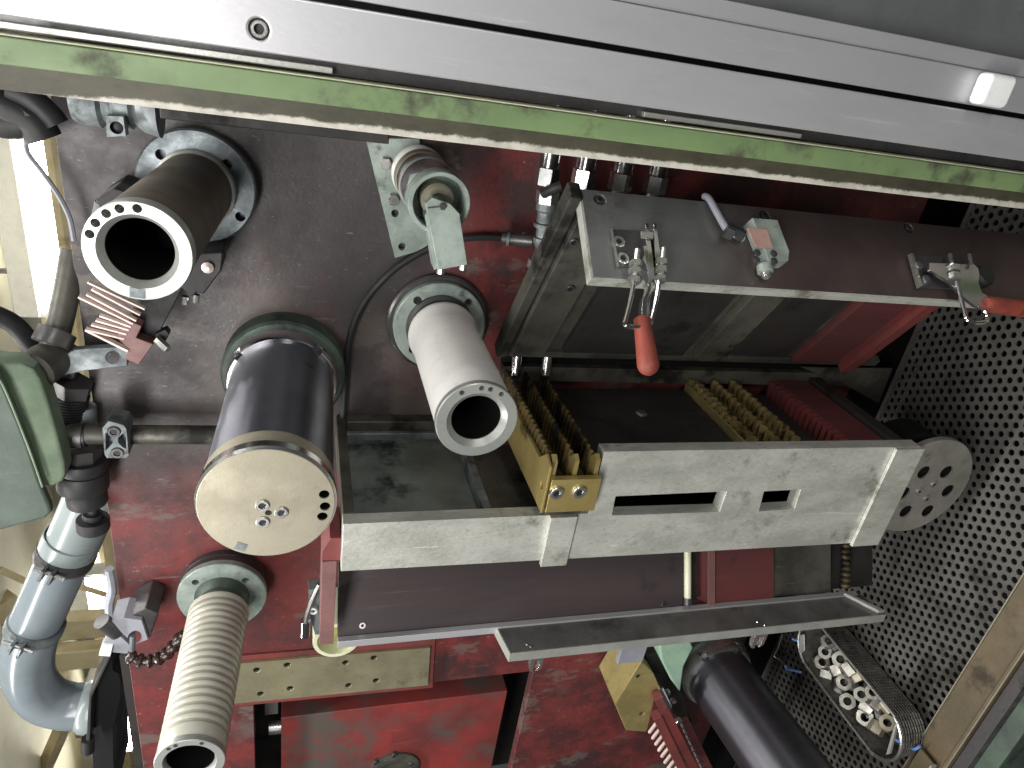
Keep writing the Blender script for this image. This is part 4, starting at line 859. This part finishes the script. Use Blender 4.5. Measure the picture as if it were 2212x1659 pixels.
part(dm, 'housing', MB().prism(poly(((196, 1505), (236, 1420), (242, 1420), (244, 1450), (256, 1456), (262, 1474), (260, 1510), (246, 1570), (246, 1640), (250, 1720), (203, 1720), (196, 1600)), PW + .08), (0, 0, -.2)), 'black', bevel=.006)
part(dm, 'flange_plate', MB().prism(poly(((186, 1600), (192, 1500), (236, 1412), (240, 1418), (198, 1506), (194, 1605)), PW + .13), (0, 0, -.3)), 'dark_steel', bevel=.002)
part(dm, 'flap_knob', MB().cyl(A(190, 1595, PW + .12), A(190, 1622, PW + .12), .018, 12), 'rubber')
# ================================================================== LEFT EDGE: ROD, CLAMP, FLOAT, PAD, ARM
rd_ = thing('support_rod', 'horizontal steel rod along the panel, held by a small block', 'rod', A(320, 945, .06))
a, b = A(140, 938, .06), A(500, 942, .06); bv = np.array([b[0], a[1] - .004, .06])
part(rd_, 'rod', MB().cyl(a, bv, .0185, 28), 'greasy_steel')
part(rd_, 'collar', MB().cyl(A(152, 940, .06), A(181, 941, .06), .0235, 28), 'dark_steel')
part(rd_, 'retaining_ring', MB().cyl(A(182, 941, .06), A(187, 941, .06), .0215, 28), 'black')
cl = thing('rod_clamp', 'plastic clamp block with two bolts gripping the horizontal rod', 'clamp', A(252, 950, .09))
T9 = lambda x, y: (x * .2976, 713.2 + y * .2976)
k = MB()
for pts_ in (((768, 745), (795, 760), (815, 780), (815, 820), (780, 860), (768, 870)), ((912, 740), (880, 762), (858, 782), (858, 815), (890, 850), (915, 860))):
    P = [A(*T9(*q), .1) for q in pts_]; k.prism([p - np.array([0, 0, .02]) for p in P], (0, 0, .05))
part(cl, 'block', MB().prism(poly([T9(*q) for q in ((742, 710), (785, 660), (900, 690), (918, 720), (935, 910), (920, 930), (775, 930), (758, 905))], .1), (0, 0, -.05)), 'galvanised', cut=k, bevel=.002)
for q in ((828, 735), (852, 888)): socket_bolt(cl, A(*T9(*q), .1), WAX, .011, 'dark_steel')
fl_ = thing('coupling', 'stacked black cylindrical coupling with stem and cap beside the panel edge', 'coupling', A(180, 1060, .05))
def vc(x0, y0, x1, y1, r, m_, nm, n=32, w=.05):
    part(fl_, nm, MB().lathe([(r * .96, 0), (r, .003), (r, np.linalg.norm(A(x1, y1, w) - A(x0, y0, w)) - .003), (r * .96, np.linalg.norm(A(x1, y1, w) - A(x0, y0, w)))], A(x0, y0, w), A(x1, y1, w) - A(x0, y0, w), n), m_)
vc(176, 962, 177, 988, .034, 'dark_steel', 'neck', 8); vc(177, 988, 178, 1012, .043, 'rubber', 'upper_drum'); vc(178, 1013, 180, 1052, .0445, 'rubber', 'drum'); vc(184, 1053, 190, 1085, .036, 'rubber', 'lower_drum')
vc(196, 1085, 201, 1112, .009, 'dark_steel', 'stem'); vc(200, 1108, 200, 1120, .018, 'rubber', 'cap_top'); vc(200, 1120, 202, 1142, .030, 'rubber', 'cap')
cp = thing('cable_gland', 'black ribbed cable gland above the horizontal rod', 'gland', A(150, 870, .03))
g0, g1 = A(158, 822, .03), A(133, 925, .03); gd = nrm(g1 - g0); gl = np.linalg.norm(g1 - g0)
part(cp, 'nut', hexa(g0, g0 + gd * gl * .25, .034), 'dark_steel', ang=20)
prof = []
for i in range(8): h = gl * (.26 + i * .055); prof += [(.03, h), (.033, h + gl * .012), (.033, h + gl * .035), (.030, h + gl * .045)]
part(cp, 'ribs', MB().lathe(prof, g0, gd, 24), 'rubber', ang=20)
part(cp, 'body', MB().lathe([(.034, gl * .72), (.037, gl * .76), (.037, gl * .95), (.03, gl)], g0, gd, 8), 'black', ang=20)
ps = thing('steel_bush', 'short grey steel bush beside the ribbed gland at panel edge', 'bush', A(180, 900, .02))
part(ps, 'bush', MB().lathe([(.02, 0), (.0225, .004), (.0225, .05), (.02, .054)], A(180, 876, .02), A(182, 922, .02) - A(180, 876, .02), 24), 'galvanised')
part(ps, 'bush_hole', MB().cyl(A(167, 918, .045), A(167, 918, .05), .003, 10), 'black')
lv = thing('lever_bracket', 'dark pivot arm with drilled flat plate at the left panel edge', 'bracket', A(130, 780, .06))
k = MB().cyl(A(244, 772, .02), A(244, 772, .2), .0105, 18)
part(lv, 'plate', MB().prism(poly([T9(*q) for q in ((470, 180), (540, 140), (860, 120), (930, 150), (922, 262), (620, 296), (290, 368), (262, 300), (300, 240))], .055), (0, 0, -.016)), 'galvanised', cut=k, bevel=.002)
part(lv, 'pivot', MB().lathe([(.03, -.03), (.034, .0), (.034, .03), (.028, .036), (.018, .036), (.016, .02)], A(100, 783, .06), nrm((-.35, -.1, 1)), 28), 'greasy_steel')
part(lv, 'pivot_bore', MB().lathe([(.0165, .02), (.0165, .0215)], A(100, 783, .06), nrm((-.35, -.1, 1)), 20), 'black')
part(lv, 'arm', MB().tube([A(106, 770, .05), A(122, 725, .03), A(142, 640, .0), A(160, 540, -.03)], .021, 24), 'greasy_steel')
part(lv, 'arm_collar', MB().cyl(A(110, 745, .045), A(124, 715, .03), .031, 24), 'dark_steel')
part(lv, 'lower_block', MB().prism(poly(((82, 815), (140, 765), (170, 785), (160, 822)), .035), (0, 0, -.05)), 'dark_steel', bevel=.003)
solo('black_hose', MB().tube([A(x, y, .0) for x, y in ((-60, 668), (-5, 682), (35, 705), (66, 742), (92, 780))], .017, 14), 'rubber', 'black curved hose entering at left edge above the green pad', 'hose')
gp = thing('machine_lamp_pad', 'green padded guard with ribbed rim at the left edge', 'pad', A(50, 950, .1))
out_ = ((-120, 790), (0, 783), (40, 788), (70, 800), (92, 830), (130, 985), (140, 1020), (138, 1045), (122, 1056), (100, 1055), (80, 1040), (60, 980), (0, 835), (-120, 780))
# rim: a thick rounded wall; face: flat plate in front of it
part(gp, 'face', MB().prism(poly(((-160, 700), (-10, 800), (8, 835), (60, 960), (85, 1040), (108, 1095), (110, 1108), (98, 1120), (0, 1147), (-160, 1190)), .15), (0, 0, -.02)), 'pad_dark', bevel=.006)
rim = MB(); P = []
for (x0, y0), (x1, y1) in zip(((10, 838), (30, 885), (60, 958), (78, 1010), (92, 1050)), ((84, 800), (100, 850), (122, 935), (136, 995), (137, 1046))): pass
ribs = [(0, 0)]
part(gp, 'rim', MB().prism(poly(((-90, 775), (0, 784), (45, 787), (70, 798), (86, 822), (100, 862), (120, 930), (138, 1000), (140, 1026), (134, 1042), (112, 1054), (92, 1050), (60, 960), (8, 835)), .128), (0, 0, -.05)), 'pad_green', bevel=.012)
rb = part(gp, 'seam', MB().tube([A(x, y, .151) for x, y in ((-20, 800), (8, 835), (60, 962), (92, 1052))], .0018, 6), 'pad_green')
# ================================================================== VALVE AND SEGMENTED HOSE
vv = thing('valve_block', 'grey angular valve block at the lower left panel edge', 'valve', A(280, 1360, .05))
T5 = lambda x, y: (x * .3472, 1083 + y * .3472)
k = MB().cyl(A(*T5(838, 845), .06), A(*T5(838, 845), .2), .013, 20)
part(vv, 'body', MB().prism(poly([T5(*q) for q in ((690, 745), (770, 725), (880, 740), (920, 860), (840, 890), (770, 830))], .1), (0, 0, -.06)), 'grey_plastic', cut=k, bevel=.002)
part(vv, 'head', MB().prism(poly([T5(*q) for q in ((790, 722), (905, 665), (985, 700), (935, 850), (890, 850), (878, 750))], .09), (0, 0, -.085)), 'dark_steel', bevel=.003)
part(vv, 'lower_body', MB().prism(poly([T5(*q) for q in ((650, 860), (740, 830), (820, 905), (790, 950), (690, 940), (635, 905))], .09), (0, 0, -.06)), 'grey_plastic', bevel=.002)
part(vv, 'stub', MB().cyl(A(*T5(630, 745), .1), A(*T5(730, 815), .09), .0165, 20), 'dark_steel')
part(vv, 'lamp_end', MB().cyl(A(*T5(630, 905), .085), A(*T5(700, 910), .085), .018, 20), 'white_plastic')
part(vv, 'pin', MB().cyl(A(*T5(828, 835), .1), A(*T5(822, 925), .1), .006, 10), 'galvanised')
part(vv, 'upright', MB().tube([A(*T5(x, y), .0) for x, y in ((690, 750), (680, 640), (700, 540), (680, 420))], .010, 8), 'grey_plastic')
hz = thing('segmented_hose', 'dark brown ball segment coolant hose looping to the cream roll', 'hose', A(335, 1420, .08))
hp = [A(*T5(x, y), .09) for x, y in ((800, 962), (850, 985), (915, 995), (975, 985), (1030, 958), (1070, 915), (1105, 870), (1150, 820))]
for a, b in zip(hp[:-1], hp[1:]):
    d = b - a; L_ = np.linalg.norm(d)
    part(hz, 'segment', MB().lathe([(.006, -L_ * .12), (.0135, L_ * .08), (.0155, L_ * .3), (.0135, L_ * .52), (.009, L_ * .62), (.0105, L_ * .95)], a, d, 20), 'hose_brown')
# ================================================================== BASKET OF NUTS (standing on the perforated sheet)
bk = thing('mesh_basket', 'dark wire mesh basket with bright rim standing on the perforated sheet', 'basket', (U0, -1.41, .34))
vc_, wa, wb_, rb_ = -1.408, .205, .455, .072
def stad(u, grow=0., n=14):
    r = rb_ + grow; P = []
    for i in range(n + 1): a = math.pi * i / n; P.append(np.array([u, vc_ + r * math.cos(a), wb_ + r * math.sin(a)]))
    for i in range(n + 1): a = math.pi + math.pi * i / n; P.append(np.array([u, vc_ + r * math.cos(a), wa + r * math.sin(a)]))
    return P
ur, ub_ = 1.40, 1.478
P1, P2 = stad(ur), stad(ub_, -.006); n = len(P1)
part(bk, 'rim', MB().tube(P1, .0042, 8, True, 2), 'zinc')
hood = MB(); P3 = stad(ur, -.0035); P4 = stad(ub_ + .003, -.0095)
wl = MB()
hgt = 9
# mesh wall: woven strips, real gaps
rows = [[P1[i] + (P2[i] - P1[i]) * (j / hgt) for i in range(n)] for j in range(hgt + 1)]
for j in range(1, hgt + 1): wl.tube(rows[j], .0017, 4, True, 2)
m_ = MB()
nn = 92; per = []
for i in range(n):
    for k_ in range(3): per.append((P1[i] + (P1[(i + 1) % n] - P1[i]) * k_ / 3, P2[i] + (P2[(i + 1) % n] - P2[i]) * k_ / 3))
seg = []
for i in range(n):
    L_ = np.linalg.norm(P1[(i + 1) % n] - P1[i]); c_ = max(1, int(L_ / .0085))
    for k_ in range(c_): seg.append((P1[i] + (P1[(i + 1) % n] - P1[i]) * k_ / c_, P2[i] + (P2[(i + 1) % n] - P2[i]) * k_ / c_))
for a, b in seg: m_.tube([a, b], .0018, 4, sub=1)
part(bk, 'ring_wires', wl, 'mesh_grey', kind='stuff'); part(bk, 'upright_wires', m_, 'mesh_grey', kind='stuff')
part(bk, 'bottom', MB().prism(P2, (.004, 0, 0)), 'mesh_grey')
lin = MB(); o = len(lin.v)
P5, P6 = stad(ur + .006, -.004), stad(ub_, -.009)
lin.add(P5 + P6, [[i, (i + 1) % n, n + (i + 1) % n, n + i] for i in range(n)])
part(bk, 'liner', lin, 'mesh_grey')
part(bk, 'handle_plate', MB().prism([A(x, y, u=ur - .004) for x, y in ((1728, 1372), (1737, 1370), (1738, 1405), (1730, 1412), (1724, 1404))], (.002, 0, 0)), 'steel', bevel=.001)
part(bk, 'end_flap', MB().prism([A(x, y, u=ur - .006) for x, y in ((1932, 1566), (1937, 1562), (1921, 1628), (1913, 1631))], (.008, 0, 0)), 'steel', bevel=.001)
camn = lambda p: nrm(CAMP - p)
NUTS = [((690, 340), 1, .6, 'hex nut nearest the ledge at the upper end of the basket'), ((665, 445), 1, .7, 'second hex nut down the left side of the basket'), ((620, 550), 1, .6, 'third hex nut down the left side, dark hole showing'),
 ((815, 515), 1, .6, 'hex nut in the middle of the basket upper half, hole facing out'), ((690, 675), 0, .9, 'bright nut lying on its side below the left trio'), ((785, 625), 0, .8, 'nut on its side touching the middle upper nut'),
 ((850, 770), 1, .75, 'square looking nut with small round hole, centre of basket'), ((915, 620), 0, .6, 'dull flat sided nut right of basket centre'), ((1000, 690), 0, .5, 'greenish nut on its side against the right rim'),
 ((785, 885), 0, .8, 'pale nut half hidden left of the large open nut'), ((895, 960), 1, .9, 'large pale nut with open hole left of basket centre line'), ((1040, 890), 1, .6, 'small shiny nut right of the large open nut'),
 ((1155, 865), 1, .8, 'pale hex nut with hole below the right rim middle'), ((1095, 1015), 0, .9, 'bright nut on its side with strong highlight, lower basket'), ((1215, 1000), 0, .9, 'bright upright nut beside the highlighted one'),
 ((1330, 1005), 0, .9, 'yellowish nut on its side by the lower right rim'), ((1090, 1130), 1, .8, 'nut seen into its wide hole at lower left of the pile'), ((1140, 1070), 0, .5, 'shadowed nut between the two lower bright nuts'),
 ((1310, 1190), 1, .95, 'pale yellow hex nut at the lower end, hole facing viewer'), ((1200, 1235), 0, .85, 'greenish white nut leaning at the lower end of the pile'),
 ((760, 400), 0, .5, 'dark nut under the upper right rim'), ((940, 780), 0, .5, 'dark nut sunk in the middle of the pile'), ((1250, 1090), 0, .5, 'dark nut sunk between the lower pale nuts')]
for (x, y), hole, br, lab in NUTS:
    p = A(1645.8 + .2063 * x, 1316.6 + .2063 * y, u=1.432 if hole else 1.437)
    if br <= .5: p = A(1645.8 + .2063 * x, 1316.6 + .2063 * y, u=1.455)
    cd = camn(p); jx = np.array([random.uniform(-.3, .3) for _ in range(3)])
    ax = nrm(cd + jx * .8) if hole else nrm(np.cross(cd, nrm((random.uniform(-1, 1), random.uniform(-1, 1), random.uniform(-.3, .3)))) + jx * .3)
    r = (.0218 if br > .5 else .019) * random.uniform(.93, 1.1); h = .0155 * random.uniform(.9, 1.1)
    mx = 'cream_steel' if 'yellow' in lab or 'greenish' in lab else ('nut_steel' if br > .5 else 'galvanised')
    mb = MB(); m6 = MB().lathe([(r * .48, -h), (r * .9, -h), (r, -h * .82), (r, h * .82), (r * .9, h), (r * .48, h), (r * .44, h * .8), (r * .44, -h * .8), (r * .48, -h)], p, ax, 6, False, False)
    # round bore inside a hex body
    nt = thing('hex_nut', lab, 'nut', p, 'nuts in the mesh basket')
    x_, y_, z_ = frame(ax); K = 24; vs = []; fs = []
    def hx(a, R_): return R_ * math.cos(math.pi / 6) / math.cos(((a) % (math.pi / 3)) - math.pi / 6)
    rows_ = [(0, -h), (1, -h), (2, -h * .85), (2, h * .85), (1, h), (0, h)]
    for kind_, hh in rows_:
        for i in range(K):
            a = 2 * math.pi * i / K; R_ = {0: r * .46, 1: min(hx(a, r), r * .93), 2: hx(a, r)}[kind_]
            vs.append(p + z_ * hh + x_ * R_ * math.cos(a) + y_ * R_ * math.sin(a))
    for k_ in range(6):
        for i in range(K):
            j = (i + 1) % K; q = (k_ + 1) % 6; fs.append([k_ * K + i, k_ * K + j, q * K + j, q * K + i])
    part(nt, 'body', MB().add(vs, fs), mx, ang=22)
def tie(pts, lab, u): solo('wire_tie', MB().tube([A(x, y, u=u) for x, y in pts], .0035, 6), 'blue_tie', lab, 'tie', 'blue ties of the basket')
tie(((1696, 1437), (1700, 1446), (1712, 1448), (1730, 1452)), 'blue wire tie at the left rim of the basket', 1.41)
tie(((1712, 1380), (1722, 1384), (1732, 1384), (1738, 1378)), 'short blue tie at the upper end of the basket under the ledge', 1.40)
tie(((1930, 1594), (1945, 1604), (1960, 1612), (1975, 1618), (1988, 1612)), 'thick blue tie from the basket lower end to the tray frame', 1.44)
solo('wire_hanger', MB().tube([A(x, y, u=1.42) for x, y in ((1690, 1370), (1680, 1400), (1672, 1418), (1684, 1425), (1698, 1440))], .0026, 6), 'zinc', 'bent wire hanger left of the basket under the ledge', 'wire')
